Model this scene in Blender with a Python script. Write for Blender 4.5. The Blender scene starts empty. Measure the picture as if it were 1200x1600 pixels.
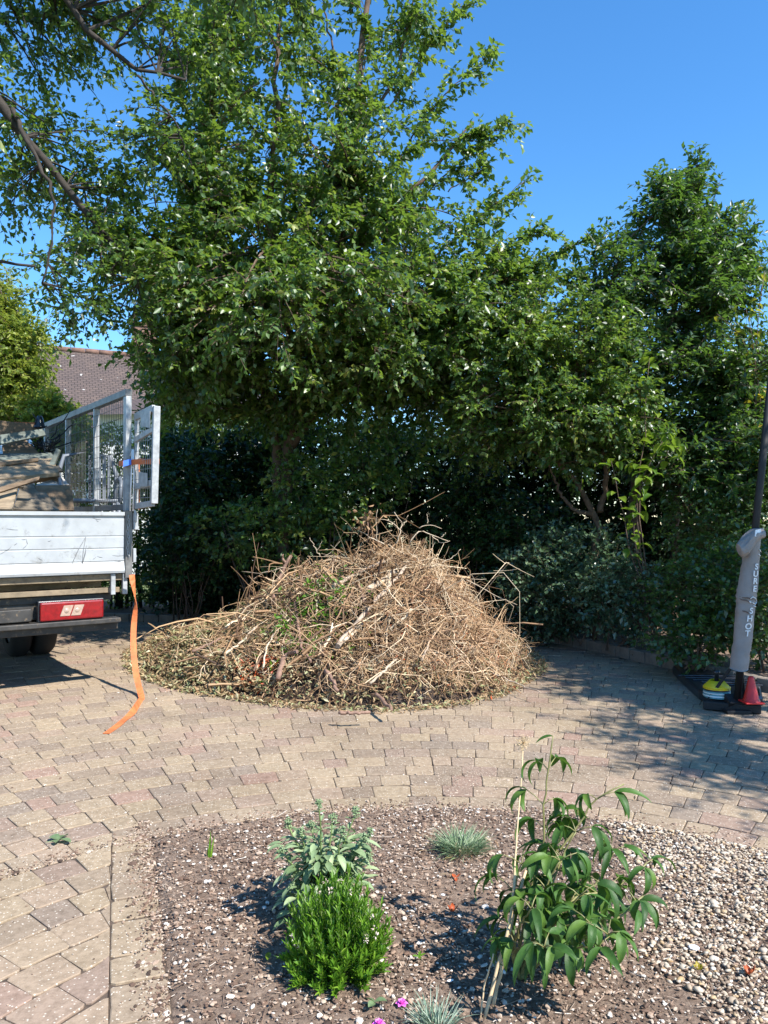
import bpy, math, numpy as np
from mathutils import Vector, Matrix
R = math.radians
sc = bpy.context.scene
col = sc.collection

# ------------------------------------------------------------------ camera, sky, sun, exposure
EYE = 1.40
F = 1201.0            # focal length in photo pixels (1200 x 1600)
HY = 815.0            # horizon row
cam_d = bpy.data.cameras.new('camera')
cam = bpy.data.objects.new('camera', cam_d); col.objects.link(cam)
cam_d.sensor_fit = 'VERTICAL'; cam_d.sensor_height = 36.0; cam_d.lens = 36.0 * F / 1600.0
cam_d.clip_start = 0.05; cam_d.clip_end = 1500
PITCH = math.atan((HY - 800.0) / F)
cam.location = (0, 0, EYE); cam.rotation_euler = (math.pi / 2 + PITCH, 0, 0)
sc.camera = cam

TO_SUN = Vector((0.70, -0.62, 1.0)).normalized()
SUN_EL = math.asin(TO_SUN.z); SUN_AZ = math.atan2(TO_SUN.x, TO_SUN.y)
world = bpy.data.worlds.new('World'); sc.world = world; world.use_nodes = True
wn = world.node_tree
sky = wn.nodes.new('ShaderNodeTexSky'); sky.sky_type = 'NISHITA'; sky.sun_disc = False
sky.sun_elevation = SUN_EL; sky.sun_rotation = SUN_AZ
sky.altitude = 0; sky.air_density = 1.15; sky.dust_density = 0.0; sky.ozone_density = 7.0
hs_ = wn.nodes.new('ShaderNodeHueSaturation'); hs_.inputs['Saturation'].default_value = 1.17; hs_.inputs['Hue'].default_value = .499; hs_.inputs['Value'].default_value = 1.12
wn.links.new(sky.outputs[0], hs_.inputs['Color']); wn.links.new(hs_.outputs[0], wn.nodes['Background'].inputs[0])
wn.nodes['Background'].inputs[1].default_value = 0.12
sun_d = bpy.data.lights.new('sun', 'SUN'); sun_d.energy = 5.0; sun_d.angle = R(0.5); sun_d.color = (1.0, 0.96, 0.90)
sun = bpy.data.objects.new('sun', sun_d); col.objects.link(sun)
sun.rotation_euler = TO_SUN.to_track_quat('Z', 'Y').to_euler(); sun.location = (8, -8, 14)
sc.view_settings.view_transform = 'Standard'; sc.view_settings.look = 'None'
sc.view_settings.exposure = 1.0; sc.view_settings.gamma = 1.0
sc.render.engine = 'CYCLES'
sc.cycles.max_bounces = 6; sc.cycles.diffuse_bounces = 3; sc.cycles.glossy_bounces = 2; sc.cycles.transmission_bounces = 4

# ------------------------------------------------------------------ helpers
rng = np.random.default_rng(7)
def at(px, py, Y):
    """point at distance Y in front of the camera on the ray of photo pixel px, py"""
    k = (800.0 - py) / F
    c, s = math.cos(PITCH), math.sin(PITCH)
    d = (px - 600.0) / F, c - k * s, s + k * c
    t = Y / d[1]
    return np.array([d[0] * t, Y, EYE + d[2] * t])
def ground(px, py, z=0.0):
    p = at(px, py, 1.0); t = (z - EYE) / (p[2] - EYE)
    return np.array([p[0] * t, t, z])

class NM:
    """numpy mesh: any number of (verts, faces, tone, slot) lots become ONE mesh object"""
    def __init__(s): s.V = []; s.F = []; s.A = []; s.M = []; s.S = []; s.n = 0
    def add(s, V, Fc, a=0.5, m=0, smooth=False):
        V = np.asarray(V, float).reshape(-1, 3); Fc = np.asarray(Fc, int)
        if len(Fc) == 0: return s
        s.V.append(V); s.F.append(Fc + s.n); s.n += len(V)
        s.A.append(np.broadcast_to(np.asarray(a, float), (len(Fc),)).copy())
        s.M.append(np.full(len(Fc), m)); s.S.append(np.full(len(Fc), smooth)); return s
    def box(s, c, size, rot=None, a=0.5, m=0):
        c = np.array(c, float); h = np.array(size, float) / 2
        V = np.array([[x, y, z] for x in (-1, 1) for y in (-1, 1) for z in (-1, 1)], float) * h
        if rot is not None: V = V @ np.array(rot).T
        return s.add(V + c, [[0, 1, 3, 2], [4, 6, 7, 5], [0, 4, 5, 1], [2, 3, 7, 6], [0, 2, 6, 4], [1, 5, 7, 3]], a, m)
    def bx(s, x0, x1, y0, y1, z0, z1, a=0.5, m=0):
        return s.box(((x0 + x1) / 2, (y0 + y1) / 2, (z0 + z1) / 2), (abs(x1 - x0), abs(y1 - y0), abs(z1 - z0)), None, a, m)
    def bar(s, p, q, w, h, up=(0, 0, 1), a=0.5, m=0):
        p = np.array(p, float); q = np.array(q, float); d = q - p; L = np.linalg.norm(d); d = d / L
        u = np.array(up, float); x = np.cross(d, u)
        if np.linalg.norm(x) < 1e-4: x = np.cross(d, [0, 1, 0])
        x /= np.linalg.norm(x); z = np.cross(x, d)
        return s.box((p + q) / 2, (w, L, h), np.stack([x, d, z], 1), a, m)
    def slab(s, quad, th, a=0.5, m=0):
        q = np.array(quad, float); n = np.cross(q[1] - q[0], q[3] - q[0]); n /= np.linalg.norm(n)
        k = len(q); V = np.concatenate([q, q + n * th])
        s.add(V, [list(range(k))[::-1]], a, m) if False else None
        fs = [[i, (i + 1) % k, (i + 1) % k + k, i + k] for i in range(k)]
        base = s.n
        s.add(V, fs, a, m)
        s.F.append(np.array([[base + i for i in range(k)][::-1], [base + k + i for i in range(k)]])); s.A.append(np.full(2, a)); s.M.append(np.full(2, m)); s.S.append(np.full(2, False))
        return s
    def tube(s, pts, rad, sides=8, a=0.5, m=0, cap=True, smooth=True):
        pts = np.array(pts, float)[None]; rad = np.broadcast_to(np.array(rad, float), (pts.shape[1],))[None]
        V, Q = batch_tubes(pts, rad, sides); b = s.n; s.add(V, Q, a, m, smooth)
        if cap:
            n = pts.shape[1] * sides
            s.F.append(np.array([list(range(b, b + sides))[::-1], list(range(b + n - sides, b + n))])); s.A.append(np.full(2, float(a))); s.M.append(np.full(2, m)); s.S.append(np.full(2, False))
        return s
    def lathe(s, c, prof, sides=24, a=0.5, m=0, axis=None, smooth=True):
        prof = np.array(prof, float); t = np.arange(sides) * 2 * math.pi / sides
        V = np.stack([np.outer(prof[:, 0], np.cos(t)), np.outer(prof[:, 0], np.sin(t)), np.repeat(prof[:, 1][:, None], sides, 1)], -1).reshape(-1, 3)
        if axis is not None: V = V @ np.array(Vector((0, 0, 1)).rotation_difference(Vector(axis)).to_matrix()).T
        k = len(prof); i = np.arange(sides); j = (i + 1) % sides
        Fq = np.concatenate([np.stack([r * sides + i, r * sides + j, (r + 1) * sides + j, (r + 1) * sides + i], 1) for r in range(k - 1)])
        return s.add(V + np.array(c, float), Fq, a, m, smooth)
    def build(s, name, mats, parent=None, bevel=0, loc=None):
        me = bpy.data.meshes.new(name)
        V = np.concatenate(s.V)
        starts, loops, tot = [], [], 0
        for Fc in s.F:
            n, k = Fc.shape
            starts.append(tot + np.arange(n) * k); loops.append(Fc.ravel()); tot += n * k
        me.vertices.add(len(V)); me.vertices.foreach_set('co', V.astype(np.float32).ravel())
        nf = sum(len(x) for x in starts)
        me.loops.add(tot); me.loops.foreach_set('vertex_index', np.concatenate(loops).astype(np.int32))
        me.polygons.add(nf); me.polygons.foreach_set('loop_start', np.concatenate(starts).astype(np.int32))
        me.polygons.foreach_set('material_index', np.concatenate(s.M).astype(np.int32))
        me.polygons.foreach_set('use_smooth', np.concatenate(s.S).astype(bool))
        at_ = me.attributes.new('tone', 'FLOAT', 'FACE'); at_.data.foreach_set('value', np.concatenate(s.A).astype(np.float32))
        me.update(calc_edges=True)
        for m in (mats if isinstance(mats, (list, tuple)) else [mats]): me.materials.append(m)
        o = bpy.data.objects.new(name, me); col.objects.link(o)
        if parent: o.parent = parent
        if loc is not None: o.location = loc
        if bevel:
            b = o.modifiers.new('bevel', 'BEVEL'); b.width = bevel; b.segments = 2; b.limit_method = 'ANGLE'; b.angle_limit = R(40)
        return o

def batch_tubes(P, Rr, sides):
    """P (N,K,3) paths, Rr (N,K) radii -> verts, quads"""
    N, K, _ = P.shape
    T = np.gradient(P, axis=1); T /= np.linalg.norm(T, axis=2, keepdims=True) + 1e-9
    ref = np.where(np.abs(T[:, :1, 2:3]) > .9, np.array([1., 0, 0]), np.array([0, 0, 1.]))
    ref = np.broadcast_to(ref, P.shape)
    X = np.cross(T, ref); X /= np.linalg.norm(X, axis=2, keepdims=True) + 1e-9
    Y = np.cross(T, X)
    t = np.arange(sides) * 2 * math.pi / sides
    V = P[:, :, None, :] + Rr[:, :, None, None] * (X[:, :, None, :] * np.cos(t)[:, None] + Y[:, :, None, :] * np.sin(t)[:, None])
    i = np.arange(sides); j = (i + 1) % sides
    one = np.concatenate([np.stack([r * sides + i, r * sides + j, (r + 1) * sides + j, (r + 1) * sides + i], 1) for r in range(K - 1)])
    Q = (one[None] + (np.arange(N) * K * sides)[:, None, None]).reshape(-1, 4)
    return V.reshape(-1, 3), Q

def unit(v): return v / (np.linalg.norm(v, axis=-1, keepdims=True) + 1e-9)

def small_leaves(P, D, U, L, W):
    """folded diamond leaves for trees; 2 tris... drawn as base, side, tip, side with a sunk midrib"""
    D = unit(D); S = unit(np.cross(D, U)); Nn = np.cross(S, D)
    L = np.asarray(L)[:, None]; W = np.asarray(W)[:, None]
    b = P; tip = P + D * L - Nn * L * .12
    l = P + D * L * .45 + S * W * .5 + Nn * W * .12; r = P + D * L * .45 - S * W * .5 + Nn * W * .12
    V = np.stack([b, r, tip, l], 1).reshape(-1, 3); i = np.arange(len(P)) * 4
    T = np.stack([np.stack([i, i + 1, i + 2], 1), np.stack([i, i + 2, i + 3], 1)], 1).reshape(-1, 3)
    return V, T

def big_leaves(P, D, U, L, W, bend, fold=.25, seg=6, shape=.45, twist=0):
    """leaves with a curved blade: strips of seg rows by 4 columns"""
    N = len(P); D = unit(D); S = unit(np.cross(D, U)); Nn = np.cross(S, D)
    t = np.linspace(0, 1, seg + 1)
    ang = np.outer(np.asarray(bend) * np.ones(N), t)
    step = (np.asarray(L) * np.ones(N) / seg)[:, None]
    dx = np.cos((ang[:, 1:] + ang[:, :-1]) / 2) * step; dz = -np.sin((ang[:, 1:] + ang[:, :-1]) / 2) * step
    cx = np.concatenate([np.zeros((N, 1)), np.cumsum(dx, 1)], 1); cz = np.concatenate([np.zeros((N, 1)), np.cumsum(dz, 1)], 1)
    C = P[:, None] + D[:, None] * cx[..., None] + Nn[:, None] * cz[..., None]
    upv = Nn[:, None] * np.cos(ang)[..., None] + D[:, None] * np.sin(ang)[..., None]
    prof = np.sin(np.pi * t ** (shape * 1.6)) ** .8 * (1 - t * .15); prof[0] = .10; prof[-1] = .02
    w = (np.asarray(W) * np.ones(N) / 2)[:, None] * prof
    cols = []
    for k in (-1, -.5, 0, .5, 1):
        cols.append(C + S[:, None] * (w * k)[..., None] + upv * (w * abs(k) ** 1.3 * fold * 1.6)[..., None])
    V = np.stack(cols, 2)                      # N, seg+1, 5, 3
    nC = 5; one = []
    for r in range(seg):
        for c in range(nC - 1): one.append([r * nC + c, r * nC + c + 1, (r + 1) * nC + c + 1, (r + 1) * nC + c])
    Q = (np.array(one)[None] + (np.arange(N) * (seg + 1) * nC)[:, None, None]).reshape(-1, 4)
    return V.reshape(-1, 3), Q, len(one)

def tag(o, label=None, cat=None, group=None, kind=None):
    if label: o['label'] = label
    if cat: o['category'] = cat
    if group: o['group'] = group
    if kind: o['kind'] = kind
    return o
def empty(name, loc, rz=0):
    o = bpy.data.objects.new(name, None); col.objects.link(o); o.location = loc; o.rotation_euler = (0, 0, rz)
    o.empty_display_size = .2
    bpy.context.view_layer.update(); return o

# ------------------------------------------------------------------ materials
def nt(name):
    m = bpy.data.materials.new(name); m.use_nodes = True; t = m.node_tree
    return m, t, t.nodes['Principled BSDF']
def ramp(t, stops, src):
    r = t.nodes.new('ShaderNodeValToRGB'); e = r.color_ramp.elements
    while len(e) < len(stops): e.new(.5)
    for i, (p, c) in enumerate(stops): e[i].position = p; e[i].color = (*c, 1)
    t.links.new(src, r.inputs[0]); return r.outputs[0]
def noise(t, scale, detail=4, rough=.6, vec=None):
    n = t.nodes.new('ShaderNodeTexNoise'); n.inputs['Scale'].default_value = scale; n.inputs['Detail'].default_value = detail; n.inputs['Roughness'].default_value = rough
    if vec is not None: t.links.new(vec, n.inputs['Vector'])
    return n.outputs['Fac']
def geo(t): return t.nodes.new('ShaderNodeNewGeometry').outputs['Position']
def objc(t): return t.nodes.new('ShaderNodeTexCoord').outputs['Object']
def mixc(t, fac, a, b, mode='MIX'):
    n = t.nodes.new('ShaderNodeMix'); n.data_type = 'RGBA'; n.blend_type = mode
    for sock, v in ((n.inputs[0], fac), (n.inputs[6], a), (n.inputs[7], b)):
        if hasattr(v, 'is_output'): t.links.new(v, sock)
        elif isinstance(v, (int, float)): sock.default_value = v
        else: sock.default_value = (*v, 1)
    return n.outputs[2]
def mathn(t, op, a, b=0.0):
    n = t.nodes.new('ShaderNodeMath'); n.operation = op
    for i, v in enumerate((a, b)):
        if hasattr(v, 'is_output'): t.links.new(v, n.inputs[i])
        else: n.inputs[i].default_value = v
    return n.outputs[0]
def bump(t, p, h, strength=.5, dist=.01):
    b = t.nodes.new('ShaderNodeBump'); b.inputs['Strength'].default_value = strength; b.inputs['Distance'].default_value = dist
    t.links.new(h, b.inputs['Height']); t.links.new(b.outputs[0], p.inputs['Normal'])
def tone(t):
    a = t.nodes.new('ShaderNodeAttribute'); a.attribute_name = 'tone'; return a.outputs['Fac']

def plain(name, c, rough=.5, metal=0, var=.15, scale=8, bmp=0, spec=.5, dirt=None):
    m, t, p = nt(name)
    n = noise(t, scale, 5, .65, objc(t))
    a = tuple(x * (1 - var) for x in c); b = tuple(min(1, x * (1 + var)) for x in c)
    out = ramp(t, [(.3, a), (.7, b)], n)
    if dirt:
        n2 = noise(t, scale * 2.3, 8, .75, objc(t)); f = ramp(t, [(.56, (0, 0, 0)), (.66, (1, 1, 1))], n2)
        out = mixc(t, f, out, dirt)
    t.links.new(out, p.inputs['Base Color'])
    p.inputs['Roughness'].default_value = rough; p.inputs['Metallic'].default_value = metal; p.inputs['Specular IOR Level'].default_value = spec
    if bmp: bump(t, p, noise(t, scale * 6, 5, .7, objc(t)), bmp, .004)
    return m

def leafmat(name, stops, rough=.38, trans=.35, tcol=(.25, .42, .04), spec=.5, blotch=0):
    m, t, p = nt(name)
    out = ramp(t, stops, tone(t))
    if blotch:
        nb = noise(t, blotch, 6, .75, geo(t)); out = mixc(t, .8, out, ramp(t, [(.3, (.55, .6, .5)), (.52, (1, 1, 1)), (.68, (1.05, 1.0, .9)), (.74, (1.9, 1.35, .8))], nb), 'MULTIPLY'); bump(t, p, nb, .35, .003)
    t.links.new(out, p.inputs['Base Color']); p.inputs['Roughness'].default_value = rough; p.inputs['Specular IOR Level'].default_value = spec
    tr = t.nodes.new('ShaderNodeBsdfTranslucent'); c2 = mixc(t, .5, out, tcol); t.links.new(c2, tr.inputs[0])
    mx = t.nodes.new('ShaderNodeMixShader'); mx.inputs[0].default_value = trans
    t.links.new(p.outputs[0], mx.inputs[1]); t.links.new(tr.outputs[0], mx.inputs[2])
    t.links.new(mx.outputs[0], t.nodes['Material Output'].inputs['Surface'])
    return m
def tonemat(name, stops, rough=.8, bscale=0, spec=.3):
    m, t, p = nt(name)
    out = ramp(t, stops, tone(t)); n = noise(t, 60, 4, .7, geo(t))
    out = mixc(t, .35, out, ramp(t, [(.3, (.35, .35, .35)), (.7, (1, 1, 1))], n), 'MULTIPLY')
    t.links.new(out, p.inputs['Base Color']); p.inputs['Roughness'].default_value = rough; p.inputs['Specular IOR Level'].default_value = spec
    if bscale: bump(t, p, noise(t, bscale, 4, .7, geo(t)), .6, .004)
    return m

def paver_mat():
    m, t, p = nt('paver'); g = geo(t)
    base = ramp(t, [(0, (.27, .205, .148)), (.25, (.335, .257, .178)), (.55, (.372, .287, .19)), (.74, (.335, .245, .178)), (.88, (.268, .212, .16)), (1, (.34, .225, .168))], tone(t))
    n1 = noise(t, 1.1, 4, .6, g); base = mixc(t, .5, base, ramp(t, [(.3, (.68, .66, .64)), (.7, (1, 1, 1))], n1), 'MULTIPLY')
    n3 = noise(t, .55, 6, .7, g); base = mixc(t, .6, base, ramp(t, [(.36, (.72, .70, .66)), (.5, (1, 1, 1)), (.7, (1.06, 1.03, 1.0))], n3), 'MULTIPLY')
    n2 = noise(t, 30, 6, .75, g); base = mixc(t, .6, base, ramp(t, [(.32, (.42, .39, .35)), (.58, (1.0, 1.0, 1.0))], n2), 'MULTIPLY')
    v = t.nodes.new('ShaderNodeTexVoronoi'); v.inputs['Scale'].default_value = 95; t.links.new(g, v.inputs['Vector'])
    sp = ramp(t, [(0, (1, 1, 1)), (.22, (1, 1, 1)), (.32, (0, 0, 0))], v.outputs['Distance'])
    pick = ramp(t, [(.58, (0, 0, 0)), (.7, (1, 1, 1))], mathn(t, 'FRACT', mathn(t, 'MULTIPLY', v.outputs['Color'], 7.3)))
    f = mathn(t, 'MULTIPLY', sp, pick); f = mathn(t, 'MULTIPLY', f, .75)
    base = mixc(t, f, base, (.62, .56, .46))
    t.links.new(base, p.inputs['Base Color']); p.inputs['Roughness'].default_value = .85; p.inputs['Specular IOR Level'].default_value = .3
    h = mathn(t, 'ADD', mathn(t, 'MULTIPLY', noise(t, 130, 4, .7, g), .6), mathn(t, 'MULTIPLY', noise(t, 22, 3, .6, g), .8))
    bump(t, p, h, .55, .004)
    return m
M = {}
M['paver'] = paver_mat()
M['joint'] = plain('joint_sand', (.075, .053, .038), .95, var=.5, scale=25, bmp=.6)
def soil_mat():
    m, t, p = nt('soil'); g = geo(t)
    n = noise(t, 45, 8, .75, g); c = ramp(t, [(.3, (.07, .047, .032)), (.5, (.20, .14, .10)), (.66, (.33, .245, .18)), (.78, (.52, .45, .37))], n)
    n2 = noise(t, 2.2, 3, .6, g); c = mixc(t, .6, c, ramp(t, [(.3, (.6, .56, .53)), (.7, (1, .98, .96))], n2), 'MULTIPLY')
    t.links.new(c, p.inputs['Base Color']); p.inputs['Roughness'].default_value = .95
    bump(t, p, n, .9, .012); return m
M['soil'] = soil_mat()
def grass_mat():
    m, t, p = nt('lawn_ground'); g = geo(t)
    n = noise(t, 3, 8, .7, g); c = ramp(t, [(.3, (.05, .075, .02)), (.55, (.12, .15, .045)), (.75, (.2, .19, .09))], n)
    t.links.new(c, p.inputs['Base Color']); p.inputs['Roughness'].default_value = .9; bump(t, p, n, .7, .05); return m
M['lawn'] = grass_mat()
M['pebble'] = tonemat('pebble', [(0, (.14, .10, .075)), (.2, (.32, .235, .16)), (.45, (.44, .36, .265)), (.7, (.53, .46, .37)), (.85, (.42, .28, .14)), (1, (.68, .63, .55))], .65, 0)
M['chip'] = tonemat('chip', [(0, (.05, .033, .024)), (.3, (.17, .105, .072)), (.6, (.34, .235, .165)), (.85, (.48, .38, .29)), (1, (.72, .66, .58))], .8)
M['bark'] = plain('bark', (.105, .068, .046), .9, var=.5, scale=14, bmp=1.0)
M['bark_dark'] = plain('bark_dark', (.035, .027, .021), .9, var=.5, scale=14, bmp=1.0)
M['leaf_tree'] = leafmat('leaf_tree', [(0, (.016, .046, .012)), (.4, (.050, .115, .022)), (.72, (.105, .19, .030)), (.95, (.15, .22, .04)), (1, (.28, .30, .06))], .43, .40, (.36, .54, .045), .95)
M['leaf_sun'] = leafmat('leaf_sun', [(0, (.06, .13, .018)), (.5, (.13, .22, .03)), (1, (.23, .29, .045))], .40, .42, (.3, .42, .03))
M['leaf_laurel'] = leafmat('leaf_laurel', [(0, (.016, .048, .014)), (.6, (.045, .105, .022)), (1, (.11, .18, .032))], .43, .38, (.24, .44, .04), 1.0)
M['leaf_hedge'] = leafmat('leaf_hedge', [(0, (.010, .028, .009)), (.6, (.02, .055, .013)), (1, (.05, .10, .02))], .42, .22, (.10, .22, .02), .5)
M['leaf_silver'] = leafmat('leaf_silver', [(0, (.03, .065, .03)), (.6, (.075, .13, .065)), (1, (.16, .22, .12))], .28, .2, (.15, .28, .08), .8)
M['leaf_lime'] = leafmat('leaf_lime', [(0, (.06, .14, .015)), (1, (.20, .28, .03))], .35, .45, (.32, .5, .04))
M['leaf_yellow'] = leafmat('leaf_yellow', [(0, (.12, .17, .02)), (.6, (.30, .30, .03)), (1, (.45, .33, .03))], .4, .45, (.5, .5, .04))
M['leaf_house'] = leafmat('leaf_house', [(0, (.12, .17, .02)), (.5, (.22, .28, .035)), (1, (.34, .36, .06))], .45, .5, (.3, .38, .04))
M['leaf_peony'] = leafmat('leaf_peony', [(0, (.026, .07, .014)), (.6, (.055, .13, .024)), (1, (.11, .19, .03))], .50, .26, (.16, .34, .02), .35, 70)
M['leaf_bush'] = leafmat('leaf_bush', [(0, (.06, .15, .012)), (.6, (.13, .27, .02)), (1, (.24, .38, .04))], .4, .35, (.22, .48, .03), blotch=60)
M['leaf_sedum'] = leafmat('leaf_sedum', [(0, (.13, .20, .09)), (.6, (.24, .33, .165)), (1, (.38, .46, .25))], .55, .25, (.3, .4, .15), blotch=60)
M['leaf_blue'] = leafmat('leaf_blue', [(0, (.10, .17, .11)), (.6, (.22, .31, .22)), (1, (.4, .46, .36))], .55, .2, (.3, .4, .2))
M['leaf_tuft'] = leafmat('leaf_tuft', [(0, (.08, .15, .06)), (.6, (.17, .26, .13)), (1, (.36, .42, .27))], .55, .2, (.3, .4, .2))
M['leaf_dry'] = leafmat('leaf_dry', [(0, (.13, .07, .035)), (.4, (.32, .20, .105)), (.7, (.46, .34, .20)), (.85, (.22, .25, .11)), (1, (.42, .16, .05))], .7, .15, (.4, .25, .1), .25)
M['leaf_litter'] = leafmat('leaf_litter', [(0, (.07, .042, .025)), (.35, (.24, .155, .08)), (.6, (.42, .31, .17)), (.78, (.19, .22, .09)), (.9, (.36, .36, .20)), (1, (.56, .48, .32))], .7, .15, (.4, .3, .1), .25)
M['twig'] = tonemat('twig', [(0, (.018, .011, .008)), (.25, (.11, .062, .038)), (.5, (.30, .175, .09)), (.72, (.50, .33, .18)), (.88, (.74, .59, .40)), (1, (.46, .18, .065))], .7)
M['wood'] = plain('cut_branch', (.38, .29, .21), .75, var=.45, scale=18, bmp=.8)
M['wood_brown'] = plain('branch_brown', (.22, .13, .09), .75, var=.4, scale=18, bmp=.8)
M['wood_pale'] = plain('branch_pale', (.48, .38, .27), .7, var=.25, scale=18, bmp=.5)
M['stem_green'] = plain('stem_green', (.16, .22, .07), .5, var=.3, scale=20)
M['stem_peony'] = plain('stem_peony', (.20, .19, .07), .5, var=.35, scale=20)
M['straw'] = plain('straw', (.52, .38, .22), .7, var=.3, scale=30)
M['pink'] = plain('pink_petal', (.80, .16, .62), .5, var=.15, scale=60)
M['rust_leaf'] = plain('rust_leaf', (.36, .075, .02), .55, var=.5, scale=50)
M['black'] = plain('black_paint', (.009, .009, .010), .65, var=.3, scale=10)
M['black_plastic'] = plain('black_plastic', (.02, .022, .028), .28, var=.3, scale=10, spec=.6)
M['tyre'] = plain('tyre', (.012, .012, .012), .8, var=.3, scale=10)
M['alu'] = plain('white_alloy_board', (.335, .35, .355), .5, metal=.1, var=.16, scale=4, bmp=.08, dirt=(.22, .22, .21))
M['galv'] = plain('galvanised_steel', (.33, .34, .34), .5, metal=.2, var=.3, scale=18, bmp=.1)
M['galv_dark'] = plain('weathered_shaded_steel', (.17, .165, .155), .5, metal=.4, var=.3, scale=12)
M['chassis'] = plain('chassis', (.03, .028, .025), .6, var=.5, scale=9, dirt=(.14, .10, .06))
M['underbed'] = plain('underbed', (.19, .145, .09), .7, var=.35, scale=9, dirt=(.08, .06, .04))
M['scuff'] = plain('scuff', (.17, .175, .18), .7, var=.4, scale=40)
M['van_white'] = plain('van_white', (.75, .75, .74), .3, var=.04, scale=3)
M['lamp_red'] = plain('lamp_red', (.20, .004, .007), .15, var=.35, scale=30, spec=.8)
M['lamp_clear'] = plain('lamp_clear', (.36, .26, .20), .12, var=.2, scale=40, spec=.8)
M['orange'] = plain('orange_webbing', (.56, .15, .045), .7, var=.28, scale=14, bmp=.5)
M['blue'] = plain('blue_webbing', (.05, .16, .62), .6, var=.15, scale=30)
M['chair_grey'] = plain('grey_plastic', (.15, .165, .19), .45, var=.12, scale=6)
M['pad'] = plain('grey_padding', (.27, .24, .225), .65, var=.16, scale=9, bmp=.35)
M['crease_shade'] = plain('pad_fold_shade', (.13, .10, .09), .8, var=.2, scale=20)
M['lettering'] = plain('white_lettering', (.80, .80, .80), .5, var=.05, scale=20)
M['yellow'] = plain('yellow_plastic', (.78, .55, .015), .4, var=.1, scale=10)
M['disc_blue'] = plain('disc_blue', (.10, .32, .38), .4, var=.1, scale=10)
M['disc_white'] = plain('disc_white', (.66, .70, .68), .4, var=.1, scale=10)
M['cone_red'] = plain('cone_red', (.55, .022, .02), .4, var=.12, scale=12)  # red darkened for the shade the cone stands in
M['white_wall'] = plain('white_wall', (.78, .77, .73), .8, var=.08, scale=2)
M['brick'] = plain('chimney_brick', (.16, .09, .065), .9, var=.4, scale=6)
M['kerb'] = plain('kerb_stone', (.20, .165, .13), .9, var=.3, scale=9, bmp=.8)
M['glass'] = plain('window_glass', (.03, .035, .04), .08, var=.2, scale=3, spec=.9)
def roof_mat():
    m, t, p = nt('roof_tiles'); oc = objc(t)
    b = t.nodes.new('ShaderNodeTexBrick'); b.offset = .5; b.inputs['Scale'].default_value = 1
    b.inputs['Brick Width'].default_value = .18; b.inputs['Row Height'].default_value = .12; b.inputs['Mortar Size'].default_value = .012
    b.inputs['Color1'].default_value = (.115, .085, .072, 1); b.inputs['Color2'].default_value = (.085, .064, .058, 1); b.inputs['Mortar'].default_value = (.02, .014, .012, 1)
    t.links.new(oc, b.inputs['Vector'])
    n = noise(t, 1.3, 5, .7, oc); c = mixc(t, .6, b.outputs['Color'], ramp(t, [(.35, (.7, .66, .66)), (.7, (1.2, 1.1, 1.0))], n), 'MULTIPLY')
    n2 = noise(t, 4, 3, .5, oc); c = mixc(t, ramp(t, [(.70, (0, 0, 0)), (.73, (1, 1, 1))], n2), c, (.42, .40, .37))
    t.links.new(c, p.inputs['Base Color']); p.inputs['Roughness'].default_value = .85
    bump(t, p, b.outputs['Fac'], -.8, .03); return m
M['roof'] = roof_mat()
#@@STRUCT
# ------------------------------------------------------------------ the setting
CX, CY, RB = .2, 1.5, 2.28                       # the round bed
LA, LB = np.array([-1.10, 3.62]), np.array([-.50, 1.90])     # its straight left edge
ld = (LB - LA) / np.linalg.norm(LB - LA); ln = np.array([ld[1], -ld[0]])   # ln points left of the edge (away from the bed)
if ln[0] > 0: ln = -ln
def off_left(P): return (P - LA) @ ln            # >0 on the paved side

kerb_line = np.array([[-4.0, 10.9], [-1.5, 10.5], [.6, 10.05], [1.75, 9.3], [2.35, 8.3], [2.78, 7.3], [3.2, 6.3], [3.8, 5.3], [4.8, 4.2], [6.5, 3.0]])
def beyond_kerb(X, Y):
    """True past the kerb curve, where the planting is"""
    xs = np.interp(Y, kerb_line[::-1, 1], kerb_line[::-1, 0], left=7, right=-9)
    return X > xs

def lathe_sheet(name, x0, x1, y0, y1, z, m, kind='structure', n=2):
    o = NM(); gx = np.linspace(x0, x1, n); gy = np.linspace(y0, y1, n)
    X, Y = np.meshgrid(gx, gy); V = np.stack([X, Y, np.full_like(X, z)], -1).reshape(-1, 3)
    i = np.arange(n - 1); A, B = np.meshgrid(i, i); k = (B * n + A).ravel()
    o.add(V, np.stack([k, k + 1, k + n + 1, k + n], 1)); ob = o.build(name, m); tag(ob, kind=kind); return ob
lathe_sheet('ground', -400, 400, -400, 400, -.10, M['lawn'])
lathe_sheet('driveway_bedding', -12, 7, .6, 13.5, -.0062, M['joint'])

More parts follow.
